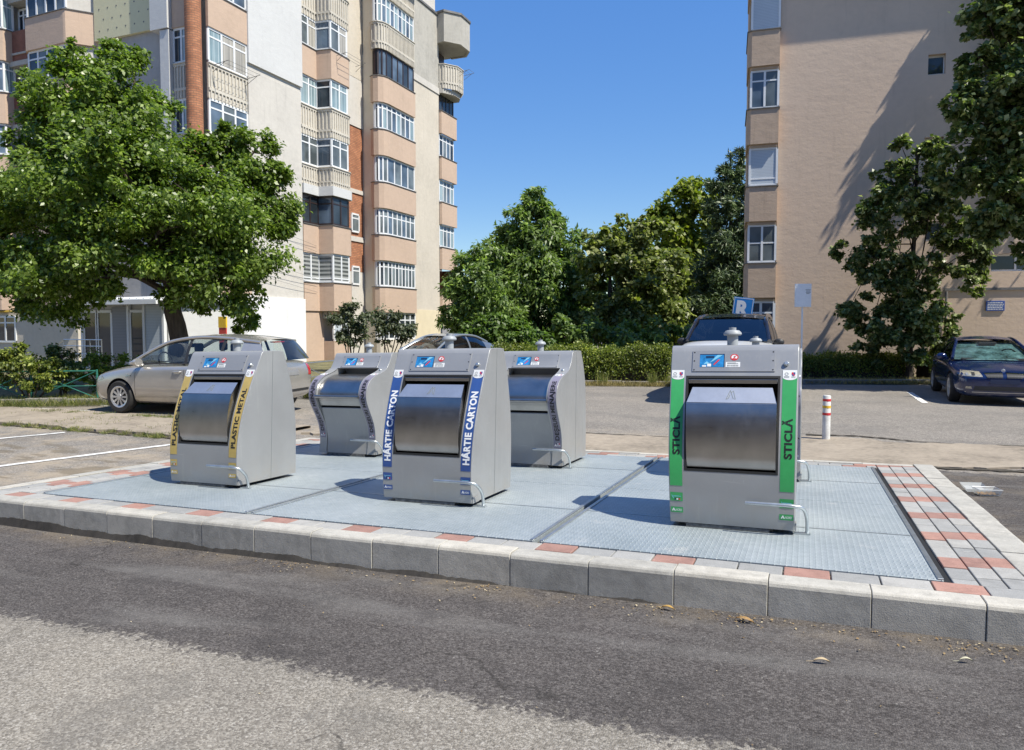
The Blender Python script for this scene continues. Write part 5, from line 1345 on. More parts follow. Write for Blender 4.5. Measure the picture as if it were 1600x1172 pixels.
L_grass = leaf_mat('grass_blades', (.07, .10, .02), (.14, .17, .045), (.27, .25, .10), .6, .35)
L_dry = leaf_mat('dry_grass_blades', (.16, .13, .05), (.28, .23, .10), (.40, .33, .17), .7, .3)
def bark(name, col):
    m, nt, out = newmat(name); t = NT(nt); p = t.pos(); f = t.noise(t.scale(p, (9, 9, 1.6)), 2.2, 5, .7)
    sh = t.bsdf(t.ramp(f, [(.3, tuple(q*.5 for q in col)), (.7, tuple(q*1.35 for q in col))]), .9, 0, t.bump(f, .9, .03)); t.l(sh.outputs[0], out.inputs[0]); return m
M_bark = bark('grey_brown_bark', (.085, .066, .05)); M_barkd = bark('dark_bark', (.05, .038, .03))

def leaf_mesh(name, P, N, A, L, Wd, mat, parent=None, droop=.0):
    """diamond leaves: P points, N normals, A axis directions, L lengths"""
    n = len(P); A = A - N*(A*N).sum(1, keepdims=True); A /= np.linalg.norm(A, axis=1, keepdims=True) + 1e-9
    Bv = np.cross(N, A); L = L[:, None]; W = L*Wd
    v = np.empty((n, 4, 3)); v[:, 0] = P; v[:, 1] = P + A*L*.45 + Bv*W*.5 + N*L*.06; v[:, 2] = P + A*L - N*L*.10; v[:, 3] = P + A*L*.45 - Bv*W*.5 + N*L*.06
    me = bpy.data.meshes.new(name); me.vertices.add(n*4); me.vertices.foreach_set('co', v.reshape(-1))
    me.loops.add(n*4); me.loops.foreach_set('vertex_index', np.arange(n*4, dtype=np.int32)); me.polygons.add(n)
    me.polygons.foreach_set('loop_start', np.arange(0, n*4, 4, dtype=np.int32)); me.polygons.foreach_set('loop_total', np.full(n, 4, dtype=np.int32))
    me.materials.append(mat); me.update(calc_edges=True); me.validate()
    o = bpy.data.objects.new(name, me); COL.objects.link(o)
    if parent: o.parent = parent
    return o
def unit(n, rng):
    d = rng.normal(size=(n, 3)); return d / np.linalg.norm(d, axis=1, keepdims=True)
def cloud(lobes, n, rng, sub=16, spread=.30, shell=(.45, 1.0), flat=1.0):
    """leaf positions clustered in sub-clumps over the lobes; returns points and outward directions"""
    vol = np.array([l[3]**2 for l in lobes]); cnt = np.maximum(1, (n*vol/vol.sum()).astype(int)); PP, OO = [], []
    for l, c in zip(lobes, cnt):
        ce = np.array(l[:3]); r = l[3]; k = max(5, int(sub*min(2.5, max(.5, r))))
        d = unit(k, rng); rad = r*rng.uniform(shell[0], shell[1], (k, 1))**.6; sc = ce + d*rad*np.array([1, 1, flat])
        w = rng.dirichlet(np.ones(k)*2.2); idx = rng.choice(k, c, p=w)
        off = rng.normal(size=(c, 3))*r*spread*rng.uniform(.45, 1.1, (k, 1))[idx]*np.array([1, 1, .75])
        p = sc[idx] + off; PP.append(p); o = p - ce; OO.append(o / (np.linalg.norm(o, axis=1, keepdims=True) + 1e-6))
    return np.concatenate(PP), np.concatenate(OO)
def foliage(name, lobes, n, size, mat, parent, seed, wd=.55, sub=16, spread=.26, up=.5, droop=.5, shell=(.4, 1.0), flat=1.0):
    rng = np.random.default_rng(seed); P, O = cloud(lobes, n, rng, sub, spread, shell, flat); m = len(P)
    N = O*.42 + np.array([0.22, -.05, up + .1]) + rng.normal(size=(m, 3))*.55; N /= np.linalg.norm(N, axis=1, keepdims=True)
    A = O*.7 + rng.normal(size=(m, 3))*.7 - np.array([0, 0, droop]); L = size*rng.uniform(.6, 1.35, m)
    return leaf_mesh(name, P, N, A, L, wd, mat, parent)
def wood(parent, base, top, r0, r1, lobes, mat, seed, limb=.32, fork=(.35, .9), name='trunk', bend=.0, twigs=3):
    r = random.Random(seed); mb = MB(); b, t = Vector(base), Vector(top); n = 10
    side = Vector((r.uniform(-1, 1), r.uniform(-1, 1), 0)); pts = []
    for k in range(n+1):
        s = k/n; pts.append(b + (t-b)*s + side*bend*sin(pi*s) + Vector((r.uniform(-1, 1), r.uniform(-1, 1), 0))*r0*.25*(s > 0))
    mb.tube(pts, [(r0 + (r1-r0)*(k/n)) * (1.35 if k == 0 else 1) for k in range(n+1)], 10)
    for l in lobes:
        s = r.uniform(*fork); k = min(n-1, int(s*n)); p = pts[k]; e = Vector(l[:3]); L = (e-p).length
        if L < .3: continue
        mid = p + (e-p)*.5 + Vector((0, 0, .06*L)) + Vector((r.uniform(-1, 1), r.uniform(-1, 1), 0))*L*.08
        rr0 = max(.02, (r0 + (r1-r0)*s)*limb*r.uniform(.7, 1.1)); c = catmull([p, mid, e], 5); mb.tube(c, list(np.linspace(rr0, rr0*.3, len(c))), 6)
        for q in range(twigs):
            d = Vector((r.uniform(-1, 1), r.uniform(-1, 1), r.uniform(-.4, .9))).normalized()*l[3]*r.uniform(.6, .95); mb.tube([e, e + d*.5 + Vector((0, 0, .05)), e + d], [rr0*.35, rr0*.2, .006], 5)
    return mb.build(name, mat, parent, smooth=True)
def L_(u, v, rpx, D, dd=0):
    """crown lobe that stands at photo column u, row v, with radius rpx photo pixels, D + dd metres away"""
    d = D + dd; p = at(u, d); return (p.x, p.y, zat(v, d), rpx/1120*d)
def tree(name, label, lobes, n, size, lm, base, top, r0, r1, bm=None, seed=1, group='trees around the lot', **k):
    wk = {a: k.pop(a) for a in ('limb', 'fork', 'bend', 'twigs') if a in k}
    root = thing(name, label, 'tree', (0, 0, 0), 0, group)
    root.location = base
    rs = random.Random(seed + 100); spr = []
    for l in lobes:
        for q in range(3):
            d = Vector((rs.gauss(0, 1), rs.gauss(0, 1), rs.gauss(.25, 1))).normalized(); k2 = rs.uniform(.92, 1.18); r2 = l[3]*rs.uniform(.16, .3)
            spr.append((l[0] + d.x*l[3]*k2, l[1] + d.y*l[3]*k2, l[2] + d.z*l[3]*k2, r2))
    w = wood(root, base, top, r0, r1, lobes, bm or M_bark, seed, **wk); c = foliage('crown', list(lobes) + spr, int(n*1.12), size, lm, root, seed, **k)
    world_parts(root); return root
# the big maple on the left
r = random.Random(12); D = 17.0
big = [(140, 150, 62, 0), (95, 215, 62, .6), (198, 135, 46, .2), (185, 205, 75, -.4), (242, 188, 46, .4), (60, 300, 66, -.3), (130, 300, 85, -1.2), (215, 290, 85, -1.3), (285, 272, 58, -.5), (345, 270, 58, .2), (395, 270, 42, .2), (402, 242, 34, .2), (365, 235, 34, .2), (440, 295, 32, .2), (338, 240, 22, .2), (330, 335, 80, -1.0), (415, 330, 48, .3), (30, 375, 62, .2), (85, 400, 75, -1.0), (160, 398, 64, -1.4), (248, 368, 66, -1.5), (385, 390, 62, -.2), (40, 440, 52, .1), (95, 462, 50, -.5), (150, 440, 34, -.8), (330, 425, 62, -1.0), (375, 455, 50, .0), (300, 440, 45, -.6), (375, 490, 30, .2),
       (150, 230, 90, 1.6), (280, 310, 90, 1.8), (90, 330, 85, 1.8), (350, 370, 75, 1.5), (120, 110, 26, .3), (222, 98, 18, .3), (182, 88, 22, .2), (445, 345, 24, .2), (-10, 330, 50, .5), (-25, 410, 50, .5), (70, 150, 30, .4)]
big = [L_(u, v, rp*.93, D, dd) for u, v, rp, dd in big]
tree('maple_tree', 'big leafy green maple with a forked crown at the left', big, 215000, .104, L_maple, at(290, D + .1), Vector((*at(262, D - .2)[:2], zat(395, D))), .25, .15, seed=3, wd=.6, sub=20, spread=.22, fork=(.72, 1.0), bend=.06, limb=.55, up=.45)
# background trees
def T(name, label, D, lobes, n, size, lm, ub, seed, r0=.2, vtop=None, **k):
    lb = [L_(u, v, rp, D, dd) for u, v, rp, dd in lobes]; vt = vtop or min(l[1] for l in lobes) + 30
    return tree(name, label, lb, n, size, lm, at(ub, D), Vector((*at(ub, D)[:2], zat(vt, D))), r0, .04, M_barkd, seed, **k)
T('ash_tree', 'tall pointed green ash between the two blocks', 36, [(838, 325, 20, 0), (815, 345, 22, 0), (852, 350, 24, 0), (800, 385, 34, .5), (845, 395, 38, -.5), (885, 385, 26, 0), (785, 430, 38, .5), (835, 440, 46, -1), (885, 440, 36, 0), (790, 485, 44, 0), (850, 495, 48, -.8), (895, 490, 34, .4), (825, 310, 10, 0), (842, 303, 9, 0), (870, 350, 14, 0)], 34000, .30, L_ash, 838, 21, r0=.22, wd=.34, up=.3, droop=.8, spread=.24, fork=(.2, .95))
T('ash_tree', 'low light green tree beside the corner of the pale block', 33, [(735, 430, 30, 0), (762, 405, 26, 0), (725, 470, 34, 0), (765, 455, 36, -.4), (745, 500, 36, 0), (785, 500, 32, 0), (712, 500, 24, -.3), (722, 440, 22, 0)], 17000, .26, L_ash, 750, 22, r0=.14, wd=.34, up=.3, droop=.8, fork=(.2, .95))
T('linden_tree', 'olive green spreading linden in the middle of the tree row', 34, [(928, 372, 20, 0), (965, 365, 24, .3), (1005, 370, 28, .3), (935, 405, 28, -.2), (985, 410, 40, .3), (1030, 420, 36, .2), (925, 450, 24, 0), (1000, 455, 36, -.5), (1040, 465, 36, .2), (935, 495, 30, -.3), (985, 500, 38, -.3), (1035, 505, 32, 0), (960, 385, 22, 0), (1010, 350, 14, 0)], 21000, .22, L_olive, 952, 23, r0=.17, wd=.8, spread=.22, fork=(.15, .95), vtop=380)
T('yellow_tree', 'tall yellow green tree behind the olive linden', 43, [(1060, 320, 30, 0), (1085, 310, 26, 0), (1050, 360, 34, 0), (1095, 355, 34, 0), (1060, 400, 36, 0), (1100, 410, 34, 0), (1030, 345, 18, 0), (1075, 450, 36, 0), (1035, 440, 32, 0), (1075, 495, 40, 0), (1000, 420, 34, 0), (1005, 470, 34, 0), (1030, 500, 36, 0), (905, 500, 34, 0)], 20000, .32, L_yellow, 1075, 24, r0=.25, wd=.7)
T('pine_tree', 'dark pine tree against the edge of the tan block', 37, [(1146, 250, 11, 0), (1140, 270, 15, 0), (1158, 278, 14, 0), (1132, 298, 18, 0), (1150, 310, 22, 0), (1122, 330, 22, 0), (1150, 345, 26, 0), (1128, 375, 28, 0), (1155, 390, 26, 0), (1115, 420, 30, 0), (1150, 430, 32, 0), (1120, 470, 34, 0), (1155, 480, 32, 0), (1110, 295, 10, 0), (1105, 325, 10, 0), (1100, 505, 34, 0), (1140, 515, 30, 0)], 42000, .27, L_pine, 1138, 25, r0=.2, wd=.2, up=.2, droop=-.3, spread=.26, fork=(.2, .98), vtop=245)
T('ash_tree', 'farthest ash tree showing through between the linden and the pine', 46, [(1120, 440, 50, 0), (1175, 440, 50, 0), (1100, 500, 50, 0), (1160, 500, 50, 0), (1060, 515, 34, 0), (960, 470, 42, 0), (1000, 500, 44, 0), (930, 505, 36, 0), (1030, 450, 40, 0)], 14000, .38, L_ash, 1130, 26, r0=.2, wd=.8)
# the small linden in front of the gable, and the tall dark one at the right edge
D = 21.8
T('linden_tree', 'small linden with a straight thin trunk in front of the tan gable', D, [(1452, 232, 14, 0), (1400, 232, 13, 0), (1425, 262, 32, 0), (1470, 268, 30, .2), (1385, 280, 26, .1), (1500, 285, 24, .2), (1410, 305, 36, -.4), (1460, 312, 36, -.3), (1365, 320, 24, 0), (1370, 355, 30, .1), (1445, 345, 30, -.5), (1500, 345, 24, 0), (1325, 398, 22, .1), (1365, 405, 32, -.3), (1400, 415, 30, -.5), (1480, 400, 34, -.2), (1520, 385, 26, .1), (1340, 425, 20, 0), (1510, 430, 26, 0), (1385, 455, 34, -.3), (1425, 440, 28, -.6), (1350, 492, 26, .1), (1320, 492, 18, 0), (1395, 500, 36, -.5), (1440, 495, 34, -.6), (1470, 505, 28, 0), (1360, 525, 26, 0), (1420, 535, 30, -.4), (1385, 545, 26, .2), (1455, 540, 24, 0)], 50000, .13, L_linden, 1423, 27, r0=.095, wd=.82, spread=.2, sub=14, fork=(.2, .97), vtop=240, droop=.8, limb=.3)
D = 17.6
T('linden_tree', 'tall dark linden hanging in from the right edge over the blue car', D, [(1545, 20, 40, 0), (1590, 30, 55, 0), (1560, 75, 42, .2), (1620, 90, 70, 0), (1530, 130, 44, 0), (1590, 150, 62, -.3), (1500, 165, 28, 0), (1540, 190, 44, 0), (1600, 215, 62, -.3), (1560, 245, 44, .2), (1525, 275, 32, 0), (1610, 290, 60, 0), (1560, 320, 40, 0), (1540, 355, 26, .2), (1600, 340, 40, 0), (1660, 150, 90, .3), (1680, 300, 90, .3), (1640, -30, 90, 0), (1560, -30, 50, .3), (1700, 0, 100, .5), (1520, 30, 16, 0), (1595, 395, 16, 0), (1650, 390, 40, 0), (1575, 300, 30, .5), (1505, 60, 12, .1), (1488, 178, 24, 0), (1484, 268, 30, 0), (1502, 228, 32, 0), (1530, 305, 40, 0), (1515, 100, 24, 0), (1550, 340, 20, .2)], 68000, .14, L_linden, 1690, 28, r0=.22, wd=.82, spread=.2, sub=16, vtop=60, droop=.8, fork=(.35, .95))
D = 22.3
T('linden_tree', 'tree crown close to the tan gable at the top right corner', D, [(1625, -10, 42, 0), (1562, -58, 34, 0), (1548, 8, 28, .1), (1600, -45, 40, 0), (1585, -100, 30, 0), (1600, 50, 34, .2), (1570, 85, 26, .3), (1650, 60, 50, .2), (1680, 0, 50, .2), (1700, 120, 70, .3), (1650, 150, 44, .3), (1700, 240, 60, .3), (1640, 230, 34, .3), (1590, 130, 22, .4)], 16000, .16, L_linden, 1720, 29, r0=.16, wd=.82, spread=.26, vtop=0)

# shrubs
def shrub(label, lobes, n, size, lm, D, ub, seed, stems=5, group='shrubs', **k):
    lb = [L_(u, v, rp, D, dd) for u, v, rp, dd in lobes]; root = thing('shrub', label, 'shrub', at(ub, D), 0, group); b = at(ub, D)
    mb = MB(); r = random.Random(seed)
    for q in range(stems):
        l = lb[q % len(lb)]; e = Vector(l[:3]); s = b + Vector((r.uniform(-.15, .15), r.uniform(-.1, .1), -.05)); m = s + (e-s)*.5 + Vector((r.uniform(-.12, .12), 0, 0)); mb.tube(catmull([s, m, e], 4), .02, 5)
    mb.build('stem', M_bark, root, smooth=True); foliage('foliage', lb, n, size, lm, root, seed, **k); world_parts(root); return root
shrub('thin stemmed dull green shrub against the peach ground floor', [(545, 490, 20, 0), (535, 505, 18, 0), (562, 500, 18, 0), (548, 520, 20, 0), (568, 520, 16, 0)], 3600, .12, L_dull, 25.2, 552, 31, 6)
shrub('open dull green shrub in front of the white ground floor window', [(605, 492, 18, 0), (590, 505, 16, 0), (622, 500, 20, 0), (600, 520, 16, 0), (640, 512, 13, 0), (628, 520, 14, 0)], 3800, .12, L_dull, 26.5, 606, 32, 6)
shrub('pale green leafy elder bush left of the hedge', [(770, 525, 26, 0), (800, 520, 28, 0), (740, 530, 24, 0), (820, 535, 26, 0), (755, 510, 18, 0), (790, 540, 24, 0), (775, 495, 12, 0), (850, 540, 20, 0)], 9000, .17, L_light, 27, 785, 33)
shrub('tall weedy bush at the foot of the ash trees', [(880, 525, 26, 0), (925, 520, 24, 0), (985, 520, 26, 0), (1040, 520, 24, 0), (1075, 530, 20, 0), (900, 545, 20, 0), (960, 540, 22, 0), (1020, 540, 22, 0)], 9000, .2, L_ash, 29, 950, 34)
shrub('yellowish bush behind the green fence at the left edge', [(25, 560, 20, 0), (60, 568, 20, 0), (5, 575, 22, 0), (45, 585, 22, 0), (80, 590, 18, 0), (30, 545, 10, 0)], 7000, .075, L_hedge, 15.3, 40, 35)
shrub('dark bush behind the green fence under the maple', [(95, 555, 20, 0), (75, 562, 16, 0), (110, 575, 20, 0), (88, 580, 18, 0), (100, 595, 14, 0)], 5500, .075, L_linden, 15.9, 92, 36)
shrub('dark green rose bush in front of the silver hatchback', [(150, 565, 18, 0), (175, 572, 20, 0), (135, 578, 16, 0), (200, 575, 20, 0), (160, 590, 20, 0), (225, 572, 16, 0), (190, 592, 18, 0)], 8000, .07, L_maple, 16.2, 170, 37)
def hedge(label, a, b, h, w, n, seed, mat=L_hedge, size=.06):
    a, b = Vector(a), Vector(b); root = thing('hedge', label, 'hedge', (a+b)/2, 0, 'clipped hedges along the far kerb'); rng = np.random.default_rng(seed)
    d = (b-a).normalized(); q = Vector((-d.y, d.x, 0)); Ln = (b-a).length
    core = MB(); core.grid(40, 8, lambda i, j: tuple(a + d*(.12 + (Ln-.24)*i/40) + q*(.34*w*cos(pi*j/8)) + Vector((0, 0, (h*.84)*sin(pi*j/8)**.5 + .04*sin(i*2.3 + j))))); core.build('twigs', M_barkd, root)
    s = rng.uniform(0, 1, n); t = rng.uniform(0, pi, n); prof_h = h*(1 + .06*np.sin(s*Ln*3.1) + .05*np.sin(s*Ln*7.7) + rng.normal(size=n)*.05)
    rad = rng.uniform(.80, 1.06, n)
    c, sn = np.cos(t), np.sin(t)
    ex = np.sign(c)*np.abs(c)**.45*w/2*rad; ez = np.abs(sn)**.45*prof_h*rad
    P = np.array(a)[None] + np.array(d)[None]*(s*Ln)[:, None] + np.array(q)[None]*ex[:, None] + np.array([0, 0, 1])[None]*ez[:, None]
    O = np.array(q)[None]*c[:, None] + np.array([0, 0, 1])[None]*sn[:, None]; N = O*.6 + rng.normal(size=(n, 3))*.7; N /= np.linalg.norm(N, axis=1, keepdims=True)
    leaf_mesh('foliage', P, N, O*.6 + rng.normal(size=(n, 3))*.8, size*rng.uniform(.6, 1.5, n), .6, mat, root); world_parts(root)
hedge('long clipped hedge behind the middle of the lot', at(770, 21.6), at(1050, 21.0), 1.02, .9, 26000, 41)
hedge('clipped hedge under the small linden by the tan gable', at(1085, 22.4), at(1415, 22.4), .78, .9, 19000, 42)
hedge('short sunlit hedge between the linden trunk and the blue car', at(1438, 22.2), at(1500, 22.4), .8, .9, 5000, 43)
# grass strips, weeds
def blades(name, pts, h, mat, seed, lean=.5, w=.10, label=None):
    rng = np.random.default_rng(seed); n = len(pts); P = np.array(pts); A = np.c_[rng.normal(size=(n, 2))*lean, np.ones(n)]; A /= np.linalg.norm(A, axis=1, keepdims=True); N = np.cross(A, unit(n, rng)); N /= np.linalg.norm(N, axis=1, keepdims=True)
    return struct(leaf_mesh(name, P, N, A, h*rng.uniform(.4, 1.3, n), w, mat), 'stuff')
rng = np.random.default_rng(77)
def scatter(a, b, wd, n, clump=0):
    a, b = np.array(a[:2]), np.array(b[:2]); d = b-a; q = np.array([-d[1], d[0]])/np.linalg.norm(d); s = rng.uniform(0, 1, n)
    if clump: s = np.clip(rng.choice(rng.uniform(0, 1, clump), n) + rng.normal(size=n)*.012, 0, 1)
    p = a + d*s[:, None] + q*(rng.uniform(-.5, .5, n)*wd)[:, None]; return np.c_[p, [ground(x, y) + .005 for x, y in p]]
blades('dry_grass', np.r_[scatter(at(760, 20.4), at(1060, 19.9), .5, 5000), scatter(at(1255, 20.9), at(1500, 20.6), .6, 7000), scatter(at(1255, 21.3), at(1500, 21.1), .8, 4000)], .15, L_dry, 51)
blades('grass', np.r_[scatter(at(930, 20.3), at(1060, 20), .5, 500, 8), scatter(at(470, 16.6), at(512, 17.4), 1.6, 5200)], .38, L_grass, 52, .35, .03)
blades('weeds', np.r_[scatter((-14, 9.4), (-8.6, 9.75), .35, 5200, 22), scatter((-13.5, 8.0), (-8.9, 8.0), .25, 2600, 16), scatter((-14, 8.6), (-9, 8.9), .9, 1400, 10), scatter((-7.2, 10.85), (-6.2, 9.2), .4, 900, 5)], .085, L_grass, 53, .9, .07)
blades('grass', np.r_[scatter(at(-40, 15.0), at(240, 15.8), 1.2, 9000)], .20, L_grass, 54, .6, .05)
mb = MB()
lawn = [at(-160, 14.9), at(150, 15.4), at(470, 16.6), at(520, 19.5), at(760, 20.9), at(1060, 20.2), at(1255, 20.8), at(1520, 20.6), at(1900, 21)]
far_ = [at(-500, 60), at(0, 60), at(400, 60), at(600, 60), at(800, 60), at(1050, 60), at(1300, 60), at(1700, 60), at(2300, 60)]
mb.grid(len(lawn)-1, 12, lambda i, j: tuple(lawn[i] + (far_[i] - lawn[i])*(j/12)**2 + Vector((0, 0, .055))))
M_soil = pm('dry_lawn', (.12, .11, .05), .95, var=.4, vs=1.5, bump=.5, bs=20, dist=.03, fine=.3, fs=40)
struct(mb.build('lawn', M_soil, smooth=True))
def farkerb(pts, h=.13, w=.15):
    mb = MB(); r = random.Random(9)
    for a, b in zip(pts[:-1], pts[1:]):
        a, b = Vector(a), Vector(b); n = max(1, round((b-a).length/.75)); d = (b-a)/n; u_ = d.normalized(); q = Vector((-u_.y, u_.x, 0))*w
        for k in range(n):
            p0, p1 = a + d*k + u_*.006, a + d*(k+1) - u_*.006; i = len(mb.v); dz = r.uniform(-.012, .012)
            for z in (-.1, h + dz):
                for p in (p0, p1, p1 + q, p0 + q): mb.v.append((p.x, p.y, z))
            for f in ((3,2,1,0), (4,5,6,7), (0,1,5,4), (1,2,6,5), (2,3,7,6), (3,0,4,7)): mb.face([i + t for t in f])
    struct(mb.build('kerb', M_oldkerb, bevel=.012, fixn=True))
farkerb([at(-160, 14.7), at(160, 15.2), at(330, 16.0)], .16); farkerb([at(470, 16.5), at(520, 19.3), at(760, 20.7), at(1060, 20.0)]); farkerb([at(1060, 20.0), at(1255, 20.6), at(1700, 20.5)], .14)

# ------------------------------------------------------------------ fences, signs, bollard, litter
gm = pm('green_fence_paint', (.03, .16, .12), .45, .2, var=.25, vs=8)
def fence(label, a, b, h, mat, panel=1.6, cross=True, cat='fence'):
    a, b = Vector(a), Vector(b); root = thing('fence', label, cat, a); d = (b-a).normalized(); L = (b-a).length; n = max(1, round(L/panel))
    P = [a + d*L*k/n for k in range(n+1)]; up = lambda p, z: Vector((p.x, p.y, p.z + z))
    for p in P: mb = MB(); mb.tube([up(p, -.1), up(p, h + .03)], .022, 8); mb.build('post', mat, root, smooth=True, angle=60)
    mb = MB()
    for p, q in zip(P[:-1], P[1:]):
        mb.tube([up(p, h), up(q, h)], .016, 6); mb.tube([up(p, .12), up(q, .12)], .014, 6)
        if cross:
            mb.tube([up(p, .12), up(q, h)], .011, 5); mb.tube([up(p, h), up(q, .12)], .011, 5); mb.tube([up(p, h*.55), up(q, h*.55)], .011, 5)
    mb.build('rails', mat, root); world_parts(root)
fence('green metal fence with crossed bars at the left flower bed', at(-60, 15.05), at(150, 15.5), .72, gm, 1.15)
fence('thin grey rail with a slanted brace beside the tall grass', at(468, 17.2), at(535, 19.2), .78, M_galv, 1.6, True)
# reserved bay sign
R_ = thing('parking_sign', 'blue tilted sign with a white letter R above the white off-roader', 'sign', at(1160, 20.0), radians(-1))
mb = MB(); mb.tube([(0, .03, 0), (0, .03, 2.42)], .022, 8); mb.build('post', M_galv, R_, smooth=True)
tl = Matrix.Rotation(radians(7), 3, 'Y')
def tw(x, y, z): q = tl @ Vector((x, y, z - 2.2)); return (q.x, q.y, q.z + 2.2)
mb = MB(); mb.box(-.27, .27, -.02, .005, 1.86, 2.47, tw); pn = mb.build('panel', pm('blue_sign', (.02, .20, .52), .4, var=.08), R_, bevel=.006)
mb = MB()
for (x0, x1, z0, z1) in ((-.255, .255, 2.44, 2.455), (-.255, .255, 1.875, 1.89), (-.255, -.24, 1.89, 2.44), (.24, .255, 1.89, 2.44)): mb.quad(*[tw(x, -.0225, z) for x, z in ((x0, z0), (x1, z0), (x1, z1), (x0, z1))])
v, f, w = text_geo('R', .05); i0 = len(mb.v); s = .44/CAP
for q in v: mb.v.append(tw((q[0] - w/2)*s*.86, -.0228, 1.945 + q[1]*s))
for q in f: mb.face([i0 + k for k in q])
mb.build('lettering', M_stkw, pn)
# notice board on a post
Nn = thing('notice_sign', 'blank white notice board on a thin post beside the linden', 'sign', at(1253, 19.6), radians(20))
mb = MB(); mb.tube([(0, .03, 0), (0, .03, 2.8)], .025, 8); mb.build('post', M_pvc, Nn, smooth=True)
mb = MB(); mb.box(-.225, .225, -.015, .005, 2.20, 2.83); pn = mb.build('panel', pm('white_board', (.78, .79, .8), .5, var=.06), Nn, bevel=.01)
mb = MB()
for k, (x0, x1) in enumerate(((.06, .2), (.08, .19), (.07, .2), (.08, .17))): mb.quad((x0, -.0175, 2.66 - .034*k), (x1, -.0175, 2.66 - .034*k), (x1, -.0175, 2.672 - .034*k), (x0, -.0175, 2.672 - .034*k))
mb.build('lettering', M_ink, pn)
# striped bollard
bx, by = .30, 11.45
Bo = thing('bollard', 'white bollard with red and yellow bands right of the green column', 'bollard', (bx, by, ground(bx, by)))
mb = MB(); mb.lathe([(.055, -.02), (.055, .655), (.048, .667), (.0, .67)], 20); mb.build('tube', pm('bollard_white', (.62, .61, .58), .5, var=.16, vs=14), Bo, smooth=True)
for z, mt in ((.60, M_redi), (.50, pm('yellow_band', (.68, .42, .03), .5)), (.395, M_redi)): mb = MB(); mb.lathe([(.0555, z - .018), (.0572, z - .018), (.0572, z + .018), (.0555, z + .018)], 20); mb.build('stripe', mt, Bo, smooth=True, angle=60)
mb = MB(); mb.prism([(-.26, -.09), (.16, -.12), (.28, -.02), (.2, .14), (-.1, .16), (-.28, .06)], -.03, .014); mb.build('footing', M_slabc, Bo, bevel=.01)
# discarded food box
fx, fy = 1.52, 7.75
Fb = thing('food_box', 'open clear plastic food box lying on the asphalt at the right', 'food box', (fx, fy, ground(fx, fy) + .02), radians(15))
pc_ = newmat('clear_plastic'); t = NT(pc_[1]); tr = t.n('ShaderNodeBsdfTransparent'); pb_ = t.bsdf((.62, .64, .62), .15); mx = t.n('ShaderNodeMixShader'); mx.inputs[0].default_value = .55; t.l(tr.outputs[0], mx.inputs[1]); t.l(pb_.outputs[0], mx.inputs[2]); t.l(mx.outputs[0], pc_[2].inputs[0])
def tray(m, x0, y0, w, d, h, tilt=0):
    for (a, b, c, e) in ((0, 0, w, 0), (w, 0, w, d), (w, d, 0, d), (0, d, 0, 0)):
        i = .014; q = lambda x, y, z, s: (x0 + i*s + (x)*(1 - 2*i*s/w), y0 + i*s + y*(1 - 2*i*s/d), z + tilt*y)
        n = 8
        m.grid(n, 1, lambda k, j: (lambda x, y: (x0 + x + (0 if j else (i if x < w/2 else -i)), y0 + y + (0 if j else (i if y < d/2 else -i)) , (h if j else 0) + tilt*y))(a + (c-a)*k/n, b + (e-b)*k/n))
    m.quad((x0 + .014, y0 + .014, tilt*.0), (x0 + w - .014, y0 + .014, 0), (x0 + w - .014, y0 + d - .014, tilt*d), (x0 + .014, y0 + d - .014, tilt*d))
part(Fb, 'tray', pc_[0], lambda m: tray(m, -.05, -.1, .2, .14, .055)); part(Fb, 'lid', pc_[0], lambda m: tray(m, -.09, .05, .2, .14, .03, .25))
part(Fb, 'rim', M_stkw, lambda m: m.tube([(-.05, -.1, .056), (.15, -.1, .056), (.15, .04, .056), (-.05, .04, .056), (-.05, -.1, .056)], .004, 4))
part(Fb, 'leftovers', M_leafdry, lambda m: m.grid(8, 6, lambda i, j: (-.03 + .16*i/8, -.08 + .1*j/6, .012 + .008*sin(i*3+j*2))))
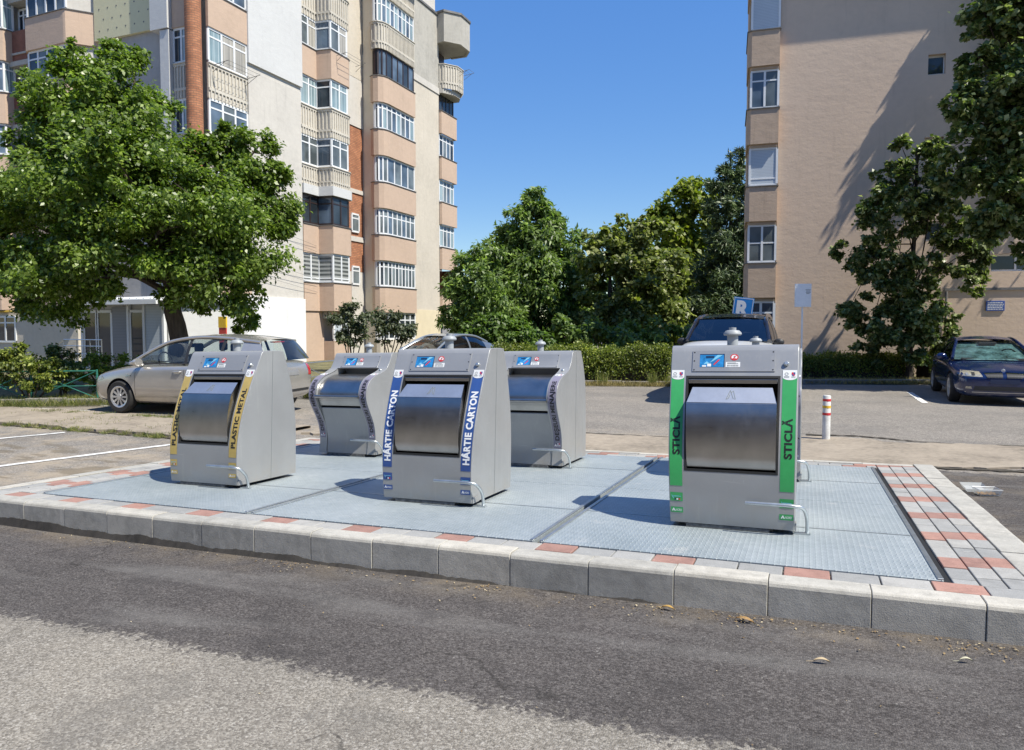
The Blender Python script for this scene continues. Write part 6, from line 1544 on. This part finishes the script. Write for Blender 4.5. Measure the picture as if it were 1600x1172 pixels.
# dry leaves, husks and chips along the kerb and over the road
rng = np.random.default_rng(5)
n = 420; xs_ = rng.uniform(-7, 1.4, n); ys_ = 3.9 - np.abs(rng.normal(size=n))*.10
cl = rng.choice([-.75, -.3, .2, .72, .95, -1.8, -3.2], n); k = rng.uniform(size=n) < .6; xs_ = np.where(k, cl + rng.normal(size=n)*.10, xs_)
P = np.c_[xs_, ys_, [ground(x, y) + .018 for x, y in zip(xs_, ys_)]]
n2 = 120; x2 = rng.uniform(-6, 2, n2); y2 = rng.uniform(1.2, 3.8, n2); P2 = np.c_[x2, y2, [ground(x, y) + .018 for x, y in zip(x2, y2)]]
PP = np.r_[P, P2]; m = len(PP); N = np.c_[rng.normal(size=(m, 2))*.2, np.ones(m)]; N /= np.linalg.norm(N, axis=1, keepdims=True)
Ls = np.r_[rng.uniform(.006, .022, n), rng.uniform(.005, .014, n2)]
L_litter = leaf_mat('litter', (.20, .13, .06), (.30, .21, .10), (.45, .38, .26), .8, .1)
struct(leaf_mesh('leaf_litter', PP, N, unit(m, rng), Ls, .55, L_litter), 'stuff')
def bigleaf(x, y, L, a, mat, label):
    mb = MB(); z = ground(x, y) + .02; n = 8
    mb.grid(n, 2, lambda i, j: (x + cos(a)*L*i/n - sin(a)*(j-1)*L*.16*sin(pi*min(1, i/n + .02)), y + sin(a)*L*i/n + cos(a)*(j-1)*L*.16*sin(pi*min(1, i/n + .02)), z + .012*sin(pi*i/n) + .006*abs(j-1)))
    mb.tube([(x - cos(a)*L*.45, y - sin(a)*L*.45, z - .004), (x, y, z)], .0016, 4)
    return tag(mb.build('dry_leaf', mat, None, smooth=True), label, 'leaf')
bigleaf(.66, 3.64, .055, .15, pm('pale_leaf', (.50, .47, .33), .7), 'pale curled leaf with a stalk on the dark road at the right')
bigleaf(-.31, 3.83, .10, -.35, M_leafdry, 'long brown dry leaf below the kerb in front of the green column')
bigleaf(-.70, 3.86, .075, -.2, pm('ochre_leaf', (.42, .26, .07), .8), 'ochre dry leaf against the kerb near the middle')
bigleaf(.06, 3.42, .07, .1, pm('tan_leaf', (.46, .36, .22), .8), 'flat tan leaf scrap on the dark road')
